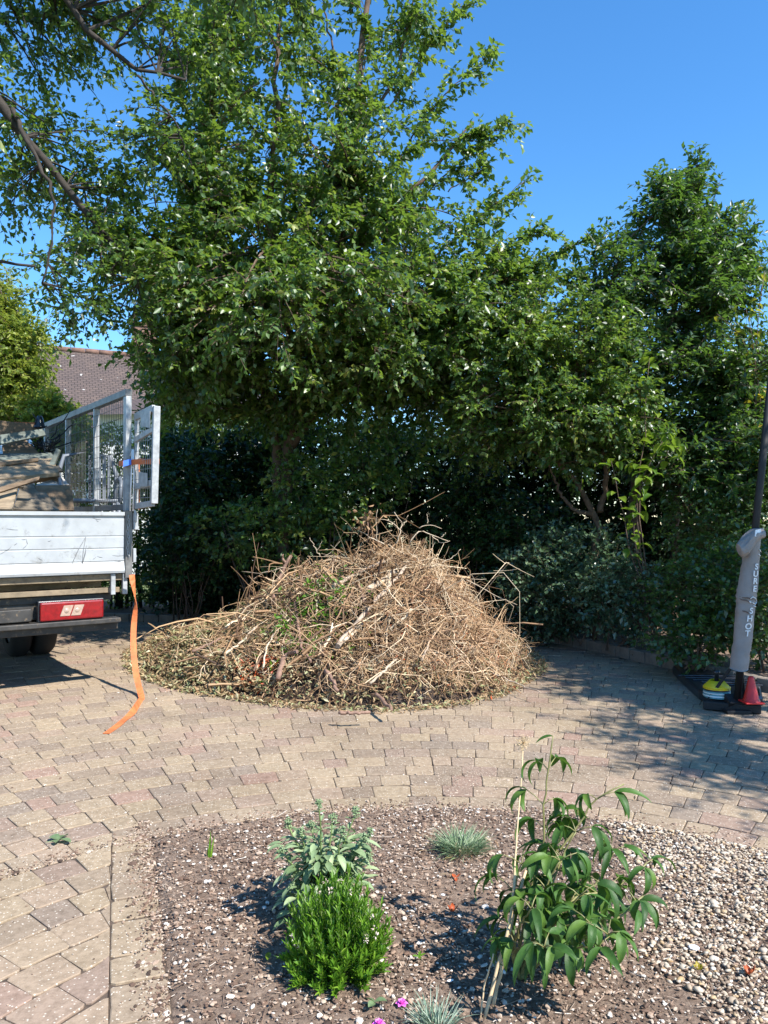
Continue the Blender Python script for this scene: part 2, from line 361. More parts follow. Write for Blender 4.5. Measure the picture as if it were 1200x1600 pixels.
def pavers():
    rows = []
    k0 = int((RB - .8) / .165)
    for k in range(-k0, 57):
        r0 = RB + .165 * k + .004; r1 = r0 + .1558
        a = R(-25)
        while a < R(205):
            w = rng.choice([.11, .13, .155, .16, .165, .19, .22]); da = w / r0
            g = .0014 / r0
            rows.append((r0, r1, a + g, a + da - g, rng.random())); a += da
    r = np.array(rows); r0, r1, a0, a1, tn = r.T
    def pt(rr, aa): return np.stack([CX + rr * np.cos(aa), CY + rr * np.sin(aa)], -1)
    b = .0036
    am = (a0 + a1) / 2; ch = rng.uniform(.005, .014, (8, len(r0))); ca = ch / r0
    outer = np.stack([pt(r0 + ch[0], a0), pt(r0, a0 + ca[1]), pt(r0, am), pt(r0, a1 - ca[2]), pt(r0 + ch[3], a1), pt(r1 - ch[4], a1), pt(r1, a1 - ca[5]), pt(r1, am), pt(r1, a0 + ca[6]), pt(r1 - ch[7], a0)], 1)
    outer = outer + rng.normal(0, .0014, outer.shape)
    cen = outer.mean(1)
    ok = (np.hypot(cen[:, 0] - CX, cen[:, 1] - CY) > RB) | (off_left(cen) > .04)
    ok &= ~((off_left(cen) < .04) & (cen[:, 1] < 3.4) & (cen[:, 0] < 0))
    ok &= ~beyond_kerb(cen[:, 0], cen[:, 1]) & (cen[:, 0] > -10) & (cen[:, 1] < 12.5) & (cen[:, 1] > .9)
    outer, cen, tn = outer[ok], cen[ok], tn[ok]
    # clamp corners that poke over the straight edging course
    o = off_left(outer.reshape(-1, 2)).reshape(outer.shape[:2])
    need = (o < .168) & (outer[..., 1] < 3.46) & (outer[..., 0] < 0)
    outer = np.where(need[..., None], outer + (.168 - o)[..., None] * ln, outer)
    # straight edging course
    L = np.linalg.norm(LB - LA); s = 0.0; ed = []
    while s < L + .6:
        w = rng.choice([.2, .235, .16])
        p0 = LA + ld * s; p1 = LA + ld * (s + w - .010)
        c_ = .010; ed.append([p0 + ln * (.003 + c_), p0 + ld * c_ + ln * .003, (p0 + p1) / 2 + ln * .003, p1 - ld * c_ + ln * .003, p1 + ln * (.003 + c_), p1 + ln * (.164 - c_), p1 - ld * c_ + ln * .164, (p0 + p1) / 2 + ln * .164, p0 + ld * c_ + ln * .164, p0 + ln * (.164 - c_)]); s += w
    ed = np.array(ed) + rng.normal(0, .0025, (len(ed), 10, 2)); outer = np.concatenate([outer, ed]); cen = outer.mean(1)
    tn = np.concatenate([tn, rng.random(len(ed)) * .6])
    inner = cen[:, None] + (outer - cen[:, None]) * (1 - b / np.maximum(.03, np.linalg.norm(outer - cen[:, None], axis=2, keepdims=True)) * 1.25)
    N = len(cen); zt = rng.normal(0, .0012, (N, 1)) + np.einsum('nij,nj->ni', outer - cen[:, None], rng.normal(0, .008, (N, 2)))
    def v3(p, z): return np.concatenate([p, np.broadcast_to(z, p.shape[:2])[..., None]], -1)
    V = np.concatenate([v3(outer, np.full((N, 1), -.05)), v3(outer, zt - .0022), v3(inner, zt)], 1).reshape(-1, 3)
    base = (np.arange(N) * 30)[:, None, None]
    i = np.arange(10); j = (i + 1) % 10
    side = np.concatenate([np.stack([i, j, j + 10, i + 10], 1), np.stack([i + 10, j + 10, j + 20, i + 20], 1)])
    q = NM(); q.add(V, (side[None] + base).reshape(-1, 4), np.repeat(tn, 20))
    q.F.append(np.arange(20, 30)[None] + base[:, 0]); q.A.append(tn); q.M.append(np.zeros(N, int)); q.S.append(np.zeros(N, bool))
    tag(q.build('driveway', M['paver']), kind='structure')
pavers()

# flower bed soil: displaced sheet clipped to the bed
def vnoise(X, Y, sc_, seed=0):
    r = np.random.default_rng(seed); a = 0
    for k in range(5):
        th = r.random() * 6.28; ph = r.random(2) * 6.28; f = sc_ * (1 + .7 * r.random())
        a = a + np.sin((X * math.cos(th) + Y * math.sin(th)) * f + ph[0]) * np.sin((-X * math.sin(th) + Y * math.cos(th)) * f * .9 + ph[1])
    return a / 5
def soil_z(X, Y):
    d = np.minimum(RB - np.hypot(X - CX, Y - CY), -off_left(np.stack([X, Y], -1)))
    e = np.clip(d / .05, 0, 1)
    return -.008 + e * .018 + e * (.010 * vnoise(X, Y, 9, 1) + .006 * vnoise(X, Y, 31, 2) + .003 * vnoise(X, Y, 90, 3))
def bed():
    n = 260; gx = np.linspace(-1.3, 2.6, n); gy = np.linspace(1.2, 3.85, n); X, Y = np.meshgrid(gx, gy)
    P = np.stack([X, Y], -1).reshape(-1, 2)
    r = np.hypot(P[:, 0] - CX, P[:, 1] - CY); over = r > RB
    P[over] = np.array([CX, CY]) + (P[over] - [CX, CY]) / r[over, None] * RB
    o = off_left(P); P = np.where((o > 0)[:, None], P - o[:, None] * ln, P)
    Z = soil_z(P[:, 0], P[:, 1])
    i = np.arange(n - 1); A, B = np.meshgrid(i, i); k = (B * n + A).ravel()
    q = NM(); q.add(np.concatenate([P, Z[:, None]], 1), np.stack([k, k + 1, k + n + 1, k + n], 1), .5, 0, True)
    tag(q.build('flower_bed_soil', M['soil']), kind='structure')
bed()
# planting soil beyond the kerb
q = NM(); K = kerb_line
V = []; n = len(K)
for i in range(n):
    V.append([K[i, 0], K[i, 1], .07])
for i in range(n):
    V.append([K[i, 0] + 7, K[i, 1] + 5, .12])
q.add(V, [[i, i + 1, n + i + 1, n + i] for i in range(n - 1)])
tag(q.build('border_soil', M['soil']), kind='structure')
# kerb stones: one structure of separate blocks with joints
q = NM()
seg = np.cumsum(np.r_[0, np.linalg.norm(np.diff(K, axis=0), axis=1)]); s = 0
while s < seg[-1] - .25:
    p = [np.interp(s + e, seg, K[:, 0]) for e in (0.006, .215)], [np.interp(s + e, seg, K[:, 1]) for e in (.006, .215)]
    q.bar((p[0][0], p[1][0], .02 + rng.normal(0, .003)), (p[0][1], p[1][1], .02 + rng.normal(0, .003)), .10, .17, a=rng.random()); s += .22
tag(q.build('kerb', M['kerb'], bevel=.008), kind='structure')

# gravel and chips
def ico():
    t = (1 + 5 ** .5) / 2
    V = np.array([[-1, t, 0], [1, t, 0], [-1, -t, 0], [1, -t, 0], [0, -1, t], [0, 1, t], [0, -1, -t], [0, 1, -t], [t, 0, -1], [t, 0, 1], [-t, 0, -1], [-t, 0, 1]], float)
    V /= np.linalg.norm(V[0])
    T = np.array([[0, 11, 5], [0, 5, 1], [0, 1, 7], [0, 7, 10], [0, 10, 11], [1, 5, 9], [5, 11, 4], [11, 10, 2], [10, 7, 6], [7, 1, 8], [3, 9, 4], [3, 4, 2], [3, 2, 6], [3, 6, 8], [3, 8, 9], [4, 9, 5], [2, 4, 11], [6, 2, 10], [8, 6, 7], [9, 8, 1]])
    return V, T
def stones(P, size, smooth=True):
    Vi, T = ico(); N = len(P)
    s = size[:, None] * np.stack([rng.uniform(.75, 1.25, N), rng.uniform(.5, .85, N), rng.uniform(.28, .5, N)], 1)
    V = Vi[None] * s[:, None] * rng.uniform(.85, 1.15, (N, 12, 1))
    a = rng.random(N) * 6.28; b = rng.normal(0, .35, N); c, sn = np.cos(a), np.sin(a)
    V = np.stack([V[..., 0], V[..., 1] * np.cos(b)[:, None] - V[..., 2] * np.sin(b)[:, None], V[..., 1] * np.sin(b)[:, None] + V[..., 2] * np.cos(b)[:, None]], -1)
    V = np.stack([V[..., 0] * c[:, None] - V[..., 1] * sn[:, None], V[..., 0] * sn[:, None] + V[..., 1] * c[:, None], V[..., 2]], -1) + P[:, None]
    return V.reshape(-1, 3), (T[None] + (np.arange(N) * 12)[:, None, None]).reshape(-1, 3)
def in_bed(P, m=0.0): return (np.hypot(P[:, 0] - CX, P[:, 1] - CY) < RB - m) & (off_left(P) < -m)
def gravel_edge(Y): return np.interp(Y, [1.6, 2.14, 2.45, 2.87, 3.2, 3.8], [.80, .93, .84, 1.02, 1.02, 1.0])
P = np.stack([rng.uniform(.5, 2.55, 72000), rng.uniform(1.5, 3.8, 72000)], 1)
ok = in_bed(P, -.01) & (P[:, 0] > gravel_edge(P[:, 1]) + .09 * vnoise(P[:, 0], P[:, 1], 9, 5) + np.abs(rng.normal(0, .09, len(P))) - .03)
P = P[ok][:19000]
z = soil_z(P[:, 0], P[:, 1]) + rng.uniform(0, .014, len(P))
V, T = stones(np.c_[P, z], rng.gamma(7, .0014, len(P)) * .80)
q = NM(); q.add(V, T, np.repeat(rng.random(len(P)) ** .9, 20), 0, True); tag(q.build('gravel', M['pebble']), kind='stuff')
# chips, bark and grit on the soil
N = 42000
P = np.stack([rng.uniform(-1.2, 1.6, N), rng.uniform(1.5, 3.8, N)], 1); P = P[in_bed(P, -.03)]
keep = rng.random(len(P)) < .55 + .45 * (vnoise(P[:, 0], P[:, 1], 6, 8) > -.1); P = P[keep]; N = len(P)
z = soil_z(P[:, 0], P[:, 1]) + rng.uniform(.001, .009, N)
sz = rng.gamma(2.4, .0016, N) + .0012
V, T = stones(np.c_[P, z], sz)
q = NM(); tn = np.where(rng.random(N) < .10, .97, rng.random(N) * .88); q.add(V, T, np.repeat(tn, 20))
# splinters
N = 7000; P = np.stack([rng.uniform(-1.2, 1.5, N), rng.uniform(1.5, 3.8, N)], 1); P = P[in_bed(P, -.02)]; N = len(P)
a = rng.random(N) * 6.28; d = np.stack([np.cos(a), np.sin(a), rng.normal(0, .2, N)], 1); L = rng.gamma(3, .007, N)[:, None]
p0 = np.c_[P, soil_z(P[:, 0], P[:, 1]) + .006]
V, Q = batch_tubes(np.stack([p0, p0 + d * L * .5 + rng.normal(0, .001, (N, 3)), p0 + d * L], 1), np.full((N, 3), .0012), 3)
q.add(V, Q, np.repeat(rng.uniform(.2, .95, N), 6)); tag(q.build('mulch_litter', M['chip']), kind='stuff')
# pale stones that stand out in the bed
# loose grit and debris on the paving
def pave_litter():
    N = 2600; P = np.stack([rng.uniform(-3, 3.2, N), rng.uniform(2.0, 7.5, N)], 1); P = P[~in_bed(P, 0)]
    q = NM(); V, T = stones(np.c_[P, np.full(len(P), .002)], rng.gamma(2, .0014, len(P)) + .001); q.add(V, T, np.repeat(rng.random(len(P)), 20))
    c = ground(735, 1215); N = 750; P2 = c[None, :2] + rng.normal(0, 1, (N, 2)) * [.20, .17]
    V, T = stones(np.c_[P2, np.full(N, .0015)], rng.gamma(2, .0011, N) + .0012); q.add(V, T, np.full(N * 20, .8))
    # soil spilled over the bed's rim
    N = 2600; th = rng.uniform(R(20), R(150), N); rr = RB + np.abs(rng.normal(0, .05, N))
    P3 = np.stack([CX + rr * np.cos(th), CY + rr * np.sin(th)], 1)
    V, T = stones(np.c_[P3, np.full(N, .002)], rng.gamma(2, .0018, N) + .001); q.add(V, T, np.repeat(rng.random(N) * .9, 20))
    s = rng.uniform(0, 1.6, 1500); P4 = LA + ld * s[:, None] + ln * np.abs(rng.normal(0, .05, 1500))[:, None]
    V, T = stones(np.c_[P4, np.full(1500, .002)], rng.gamma(2, .0018, 1500) + .001); q.add(V, T, np.repeat(rng.random(1500) * .9, 20))
    tag(q.build('loose_grit', M['chip']), kind='stuff')
pave_litter()
#@@TREES
# ------------------------------------------------------------------ trees
def bez(p0, p1, p2, K):
    t = np.linspace(0, 1, K)[None, :, None]
    return p0[:, None] * (1 - t) ** 2 + 2 * p1[:, None] * t * (1 - t) + p2[:, None] * t ** 2

def wig(pts, n=18, amp=.03):
    """smooth polyline through pts with a little irregularity"""
    pts = np.array(pts, float); s = np.r_[0, np.cumsum(np.linalg.norm(np.diff(pts, axis=0), axis=1))]
    t = np.linspace(0, s[-1], n)
    # catmull style smoothing by averaging
    P = np.stack([np.interp(t, s, pts[:, k]) for k in range(3)], 1)
    for _ in range(2): P[1:-1] = (P[:-2] + 2 * P[1:-1] + P[2:]) / 4
    P[1:-1] += rng.normal(0, amp, (n - 2, 3)) * [1, 1, .5]
    return P

def twig_foliage(q, starts, dirs, tw_len, leaf_L, leaf_W, n_leaf, droop=.25, tone_c=.5, tone_s=.2, twig_r=.003, leaf_slot=1, up_mix=.8, spread=.75):
    """starts, dirs (N,3) -> twig tubes in slot 0, leaves in leaf_slot"""
    N = len(starts); L = tw_len * rng.uniform(.6, 1.35, (N, 1)); dirs = unit(dirs)
    side = unit(np.cross(dirs, rng.normal(0, 1, (N, 3))))
    p2 = starts + dirs * L + side * L * .12 - np.array([0, 0, 1]) * L * droop
    p1 = starts + dirs * L * .5 + side * L * .12
    P = bez(starts, p1, p2, 4); rr = np.linspace(1, .4, 4)[None] * twig_r * np.ones((N, 1))
    V, Q = batch_tubes(P, rr, 3); q.add(V, Q, .5, 0)
    t = np.linspace(.12, 1.0, n_leaf)[None] + rng.normal(0, .03, (N, n_leaf)); t = np.clip(t, 0, 1)[..., None]
    pos = starts[:, None] * (1 - t) ** 2 + 2 * p1[:, None] * t * (1 - t) + p2[:, None] * t ** 2
    tang = unit(2 * (p1 - starts)[:, None] * (1 - t) + 2 * (p2 - p1)[:, None] * t)
    upv = np.array([0, 0, 1.]) * up_mix + rng.normal(0, .45, (N, n_leaf, 3))
    sd = unit(np.cross(tang, upv)) * np.where(np.arange(n_leaf) % 2, 1, -1)[None, :, None]
    D = unit(tang * .55 + sd * spread + rng.normal(0, .28, sd.shape) - np.array([0, 0, .22]))
    U = unit(upv + rng.normal(0, .3, upv.shape))
    tn = np.clip(rng.normal(tone_c, tone_s * 1.25, (N, 1)) + rng.normal(0, .14, (N, n_leaf)), 0, 1).ravel()
    Ls = leaf_L * (rng.uniform(.75, 1.15, (N, 1)) * rng.uniform(.5, 1.3, (N, n_leaf))).ravel(); Ws = leaf_W * rng.uniform(.75, 1.15, N * n_leaf)
    keep = rng.random(N * n_leaf) < .92
    Vl, Tl = small_leaves(pos.reshape(-1, 3)[keep], D.reshape(-1, 3)[keep], U.reshape(-1, 3)[keep], Ls[keep], Ws[keep])
    q.add(Vl, Tl, np.repeat(tn[keep], 2), leaf_slot, True)

def tree(name, label, cat, base, limbs, blobs, leaf, wood, leaf_L=.075, leaf_W=.042, sub=26, tw=9, nl=13, tw_len=.34, sprays=(), group=None, tone_c=.45, droop=.25, extra=None, kids=True):
    """limbs: list of (points, r0, r1). blobs: (centre, radii, density). sprays: (points, r0, twigs)."""
    root = empty(name, base); tag(root, label, cat, group)
    q = NM(); nodes = []
    b = np.array(base, float)
    for pts, r0, r1 in limbs:
        P = wig(pts, 20, .02 if r0 > .03 else .012); q.tube(P - b, np.linspace(r0, r1, 20) * (1 + .08 * np.sin(np.arange(20) * 1.7)), 10 if r0 > .03 else 6)
        nodes.append(P[6:])
    nodes = np.concatenate(nodes)
    q.build('trunk', wood, root)
    c = NM()
    for cen, rad, dens in blobs:
        cen = np.array(cen, float); rad = np.array(rad, float); n = max(3, int(sub * dens))
        u = unit(rng.normal(0, 1, (n, 3))) * (rng.random((n, 1)) ** .4); tips = cen + u * rad
        dd = np.linalg.norm(nodes[None] - (cen * .75 + tips * .25)[:, None], axis=2) + rng.random((n, len(nodes))) * .25
        st = nodes[dd.argmin(1)]
        mid = (st + tips) / 2 + rng.normal(0, .10, (n, 3)) * rad.mean() + np.array([0, 0, .12]) * rad.mean()
        P = bez(st, mid, tips, 8); L = np.linalg.norm(tips - st, axis=1)
        r0 = np.clip(.006 + L * .006, .006, .022)
        V, Q = batch_tubes(P - b, r0[:, None] * np.linspace(1, .28, 8)[None], 5); c.add(V, Q, .5, 0)
        # twigs along the outer part
        span = min(1.0, .9 * rad.mean() / max(.2, L.mean()))
        t = 1 - span * rng.random((n, tw)) ** 1.1; t[:, 0] = 1
        tt = t[..., None]
        s_ = st[:, None] * (1 - tt) ** 2 + 2 * mid[:, None] * tt * (1 - tt) + tips[:, None] * tt ** 2
        tg = unit(2 * (mid - st)[:, None] * (1 - tt) + 2 * (tips - mid)[:, None] * tt)
        outw = unit(s_ - cen)
        d = unit(tg * .5 + outw * .5 + rng.normal(0, .55, s_.shape) + np.array([0, 0, .15]))
        twig_foliage(c, s_.reshape(-1, 3) - b, d.reshape(-1, 3), tw_len, leaf_L, leaf_W, nl, droop, tone_c, .18)
    for pts, r0, n in sprays:
        P = wig(pts, 16, .012); c.tube(P - b, np.linspace(r0, .003, 16), 5)
        t = rng.uniform(.18, 1, n) * 15; i = np.clip(t.astype(int), 0, 14); f = (t - i)[:, None]
        s_ = P[i] * (1 - f) + P[i + 1] * f; tg = unit(P[i + 1] - P[i])
        d = unit(tg * .7 + rng.normal(0, .45, s_.shape))
        twig_foliage(c, s_ - b, d, tw_len * .75, leaf_L, leaf_W, nl, droop * .6, tone_c + .1, .15)
    if extra: extra(c, b)
    c.build('crown', [wood, leaf], root)
    return root
def B(px, py, Y, rx, ry, rY, dens=1.0):
    k = Y / F; return (at(px, py, Y), (rx * k, rY, ry * k), dens)
def PT(*a): return [at(*p) for p in a]

# main tree in the middle
base = np.array([-1.25, 9.6, 0.])
tree('broadleaf_tree', 'large spreading broadleaf tree with split trunks in the middle behind the heap of cut branches', 'tree', base,
     [([base, *PT((440, 800, 9.6), (452, 690, 9.5), (470, 600, 9.3), (520, 450, 9), (560, 250, 8.9), (560, 60, 8.9), (590, -120, 9))], .085, .026),
      (PT((436, 790, 9.62), (433, 700, 9.6), (418, 620, 9.4), (370, 480, 8.9), (330, 300, 8.6), (330, 100, 8.5), (380, -80, 8.6)), .075, .02),
      (PT((455, 700, 9.5), (500, 640, 9.2), (590, 575, 8.8), (700, 500, 8.6), (790, 440, 8.8)), .05, .012),
      (PT((470, 610, 9.3), (440, 480, 8.6), (420, 330, 8.2), (430, 150, 8.2), (440, -40, 8.4)), .06, .015),
      (PT((372, 480, 8.9), (300, 430, 8.4), (230, 420, 8.0), (200, 380, 7.8)), .04, .012),
      (PT((530, 420, 9), (610, 340, 8.8), (690, 250, 8.8), (740, 190, 8.9)), .04, .01),
      (PT((560, 210, 8.9), (528, 100, 8.9), (498, -10, 8.9)), .022, .008),
      (PT((556, 215, 8.9), (620, 120, 9), (640, 20, 9.1), (660, -60, 9.1)), .022, .008)],
     [B(430, 420, 8.7, 190, 120, 1.5, 1.6), B(430, 540, 8.4, 190, 80, 1.4, 1.7), B(320, 470, 8.2, 110, 105, 1.2, 1.3), B(570, 480, 8.4, 160, 120, 1.4, 1.6),
      B(690, 500, 8.6, 130, 90, 1.1, 1.3), B(520, 290, 8.8, 140, 110, 1.2, 1.2), B(370, 250, 8.6, 130, 120, 1.1, 1.1), B(300, 340, 8.3, 120, 100, 1.0, 1.0),
      B(380, 100, 8.6, 120, 100, 1.1, .95), B(380, -60, 8.7, 160, 90, 1.2, 1.2), B(630, 370, 8.8, 120, 80, 1.0, 1.0), B(275, 570, 8.2, 50, 45, .6, .8),
      B(235, 420, 8.0, 75, 60, .8, .55), B(610, 200, 8.9, 80, 80, .8, .3), B(760, 420, 8.9, 80, 55, .8, .6), B(520, 150, 8.8, 50, 60, .8, .25),
      B(450, 480, 7.4, 210, 100, .6, .9), B(620, 570, 8.6, 170, 60, .9, 1.0), B(330, 590, 8.8, 110, 45, .8, .9), B(500, -230, 8.9, 260, 120, 1.6, 1.2),
      B(740, 570, 9.2, 110, 80, .9, 1.2), B(610, 30, 9.0, 80, 50, .7, .18), B(420, 620, 9.3, 150, 50, .8, 1.2), B(580, 620, 9.3, 150, 55, .8, 1.2), B(690, 640, 9.4, 100, 50, .7, .9), B(300, 615, 9.2, 60, 35, .5, .8)],
     M['leaf_tree'], M['bark'], sub=36, tw=11, nl=14, leaf_L=.082, leaf_W=.052,
     sprays=[(PT((640, 330, 8.8), (720, 250, 8.8), (790, 190, 8.8)), .012, 46), (PT((620, 250, 8.9), (690, 150, 8.9), (765, 85, 8.9)), .012, 44),
             (PT((600, 180, 8.9), (660, 90, 9), (722, 5, 9)), .012, 40), (PT((680, 400, 8.9), (760, 330, 8.9), (818, 285, 8.9)), .010, 40),
             (PT((720, 430, 8.9), (790, 390, 8.9), (850, 355, 8.9)), .010, 34), (PT((740, 460, 8.9), (830, 415, 8.9), (925, 368, 8.9)), .012, 40),
             (PT((560, 150, 8.9), (580, 60, 8.9), (560, -20, 8.9)), .010, 22), (PT((620, 110, 9), (640, 40, 9), (640, -40, 9)), .010, 26),
             (PT((500, 100, 8.9), (470, 20, 8.8), (450, -40, 8.8)), .010, 40), (PT((700, 300, 8.8), (760, 260, 8.8), (745, 210, 8.8)), .008, 26),
             (PT((560, 300, 8.9), (660, 220, 8.8), (745, 215, 8.8)), .010, 40), (PT((780, 470, 8.9), (850, 440, 8.9), (900, 430, 8.9)), .010, 30)])

# big tree off the left edge whose limbs hang across the top left
base = np.array([-6.2, 6.2, 0.])
tree('overhanging_tree', 'tree with shade-darkened leaves reaching its long bare limbs over the truck from the left edge', 'tree', base,
     [([base, (-6.1, 6.2, 2), (-5.8, 6.3, 3.8), (-5.2, 6.4, 5.2)], .24, .13),
      ([(-5.7, 6.3, 4.1), *PT((-60, 90, 6.6), (20, 175, 6.7), (65, 255, 6.8), (110, 305, 6.9), (160, 355, 7.0), (215, 440, 7.2))], .085, .016),
      ([(-5.3, 6.4, 5.0), *PT((60, -90, 6.6), (115, 25, 6.7), (165, 75, 6.8), (215, 118, 6.9), (290, 125, 7.0))], .07, .012),
      (PT((20, 170, 6.7), (45, 230, 6.6), (85, 300, 6.6), (82, 380, 6.6), (66, 442, 6.6)), .022, .008),
      ([(-5.7, 6.3, 4.1), *PT((-70, 400, 6.6), (0, 407, 6.6), (55, 416, 6.6))], .05, .01),
      (PT((215, 118, 6.9), (280, 200, 7), (300, 260, 7.1)), .012, .006), ([(-5.2, 6.4, 5.2), (-3.6, 5.9, 5.9), (-2.0, 5.4, 5.7), (-.9, 5.0, 5.1)], .05, .012), ([(-2.0, 5.4, 5.7), (-1.2, 5.0, 5.8), (-.4, 4.6, 5.7)], .03, .01)],
     [B(60, 90, 7.4, 110, 90, .7, .9), B(170, 40, 7.5, 110, 60, .7, .8), B(80, 230, 7.4, 110, 70, .6, .75), B(150, 310, 7.6, 90, 70, .6, .65),
      B(40, 320, 7.2, 60, 50, .4, .4), B(150, 430, 7.2, 80, 55, .6, .8), B(120, 480, 7.1, 50, 22, .4, .35), B(-80, 120, 6.6, 90, 160, 1, 1.2), B(60, -110, 6.8, 220, 90, 1.2, 1.2),
      B(230, 230, 7.1, 60, 60, .5, .4), B(250, -100, 6.9, 150, 90, 1.0, .9), B(200, 510, 7.4, 35, 20, .3, .2), ((-.95, 5.0, 5.05), (.6, .5, .35), .55), ((-.4, 4.6, 5.6), (.5, .5, .4), .5), B(270, 40, 7.2, 70, 50, .6, .6)],  # near clumps toward the sun, upper one out of view, added to shade the load
     M['leaf_tree'], M['bark_dark'], sub=22, tw=8, nl=12, leaf_L=.066, leaf_W=.042, tw_len=.30, tone_c=.32, group=None)  # lower leaf tone paints in the shade over this crown

# tall evergreen on the right
base = np.array([3.05, 9.2, .05])
tree('bay_tree', 'tall pointed glossy evergreen tree rising against the sky at the right', 'tree', base,
     [([base, *PT((985, 800, 9.1), (1000, 700, 9), (1040, 560, 8.9), (1070, 400, 8.9), (1086, 290, 8.9))], .10, .012),
      (PT((1000, 720, 9.0), (960, 600, 8.8), (950, 480, 8.8), (975, 380, 8.8)), .05, .01),
      (PT((1040, 560, 8.9), (1110, 480, 8.8), (1150, 420, 8.8)), .04, .01),
      ([(3.5, 9.3, .05), *PT((1050, 830, 9.2), (1060, 700, 9.1), (1120, 600, 9))], .06, .012)],
     [B(1078, 330, 8.9, 34, 38, .4, .6), B(1055, 410, 8.9, 70, 60, .8, 1.3), B(1080, 490, 8.8, 105, 80, 1.0, 1.7), B(960, 470, 8.8, 65, 85, .8, 1.2),
      B(1000, 590, 8.6, 120, 80, 1.0, 1.7), B(1130, 590, 8.6, 90, 80, .9, 1.4), B(1080, 700, 8.3, 130, 70, .9, 1.8), B(1180, 700, 8.2, 80, 90, .9, 1.2),
      B(900, 620, 8.8, 80, 80, .8, 1.1), B(1150, 440, 8.8, 40, 45, .5, .6), B(1120, 390, 8.9, 35, 40, .5, .5), B(1020, 330, 8.9, 28, 35, .4, .35), B(1250, 600, 8.4, 60, 130, .9, 1.0), B(1130, 760, 8.0, 90, 50, .6, 1.0)],
     M['leaf_laurel'], M['bark'], sub=32, tw=11, nl=13, leaf_L=.088, leaf_W=.038, tw_len=.26, droop=-.05, tone_c=.4,
     sprays=[(PT((1070, 350, 8.9), (1085, 305, 8.9), (1088, 252, 8.9)), .01, 30), (PT((1030, 360, 8.9), (1032, 315, 8.9), (1032, 272, 8.9)), .01, 22), (PT((1080, 380, 8.9), (1110, 330, 8.9), (1124, 285, 8.9)), .01, 22),
             (PT((1010, 400, 8.9), (1000, 365, 8.9), (994, 335, 8.9)), .01, 18), (PT((950, 430, 8.8), (940, 390, 8.8), (945, 368, 8.8)), .008, 14), (PT((1100, 420, 8.9), (1140, 370, 8.9), (1162, 330, 8.9)), .006, 10)])

# small leaved multi-stem tree between them
base = np.array([2.35, 8.6, .05])
tree('small_tree', 'bushy small leaved tree with crooked stems between the large tree and the pointed evergreen', 'tree', base,
     [([base, *PT((935, 800, 8.6), (905, 760, 8.5), (870, 720, 8.4), (850, 650, 8.4), (820, 560, 8.4))], .05, .012),
      (PT((930, 805, 8.6), (900, 800, 8.5), (875, 770, 8.5), (860, 730, 8.4)), .03, .01),
      (PT((938, 800, 8.6), (950, 740, 8.5), (935, 680, 8.4), (900, 600, 8.4)), .035, .01)],
     [B(820, 555, 8.5, 90, 60, .9, 1.2), B(900, 520, 8.4, 80, 60, .8, 1.0), B(780, 640, 8.6, 90, 60, .8, 1.1), B(880, 640, 8.3, 90, 60, .8, 1.1),
      B(850, 475, 8.6, 70, 30, .6, .5), B(960, 640, 8.0, 70, 70, .6, .8), B(740, 680, 8.9, 70, 45, .6, .8), B(900, 700, 8.3, 70, 35, .5, .6)],
     M['leaf_tree'], M['bark'], sub=34, tw=11, nl=14, leaf_L=.066, leaf_W=.043, tw_len=.28, tone_c=.52)

# light green shrub left of the truck, in front of the house
base = np.array([-6.6, 13.0, 0.])
tree('yellow_green_tree', 'yellow green fine leaved tree beyond the truck in front of the tiled roof', 'tree', base,
     [([base, (-6.5, 13, 1.6), (-6.4, 13, 3), (-6.2, 13, 4.4)], .12, .03), ([(-6.5, 13, 1.6), (-5.9, 12.8, 2.6), (-5.5, 12.7, 3.2)], .05, .02)],
     [B(-15, 500, 13, 60, 75, 1.1, 2.0), B(-15, 590, 12.6, 85, 60, 1.1, 2.4), B(-80, 520, 13, 100, 120, 1.1, 1.6), B(60, 645, 12.6, 60, 28, .8, 1.3), B(-10, 430, 13.2, 30, 45, .6, .4), B(35, 540, 12.8, 45, 50, .8, 1.3), B(95, 660, 12.5, 40, 20, .6, .8), B(0, 700, 12.4, 170, 60, 1, 2.0)],
     M['leaf_house'], M['bark'], sub=34, tw=10, nl=12, leaf_L=.085, leaf_W=.05, tw_len=.32, tone_c=.5)

# off the right edge: its crown casts the dapples on the paving
base = np.array([5.6, 4.0, .05])
tree('shade_tree', 'open crowned tree beyond the right edge dappling the paving beside the padded pole', 'tree', base,
     [([base, (5.5, 3.9, 1.5), (5.3, 3.8, 2.8), (4.9, 3.6, 4.2)], .12, .03), ([(5.3, 3.8, 2.6), (4.8, 4.6, 3.5), (4.6, 5.2, 4.2)], .05, .012), ([(5.3, 3.8, 2.6), (4.9, 2.8, 3.6), (4.7, 2.0, 4.1)], .05, .012)],
     [((4.95, 3.8, 3.9), (.75, 1.0, .7), 2.0), ((4.85, 5.1, 3.9), (.7, .8, .7), 2.0), ((4.75, 2.6, 3.7), (.6, .8, .6), 1.1), ((5.6, 3.6, 4.4), (.8, 1.6, .8), 1.0), ((4.9, 6.0, 3.3), (.7, .7, .8), 1.6), ((4.5, 1.8, 3.6), (.45, .5, .4), .5), ((4.3, 4.6, 3.4), (.5, .9, .4), .9)],
     M['leaf_tree'], M['bark'], sub=22, tw=9, nl=12, leaf_L=.07, leaf_W=.042)

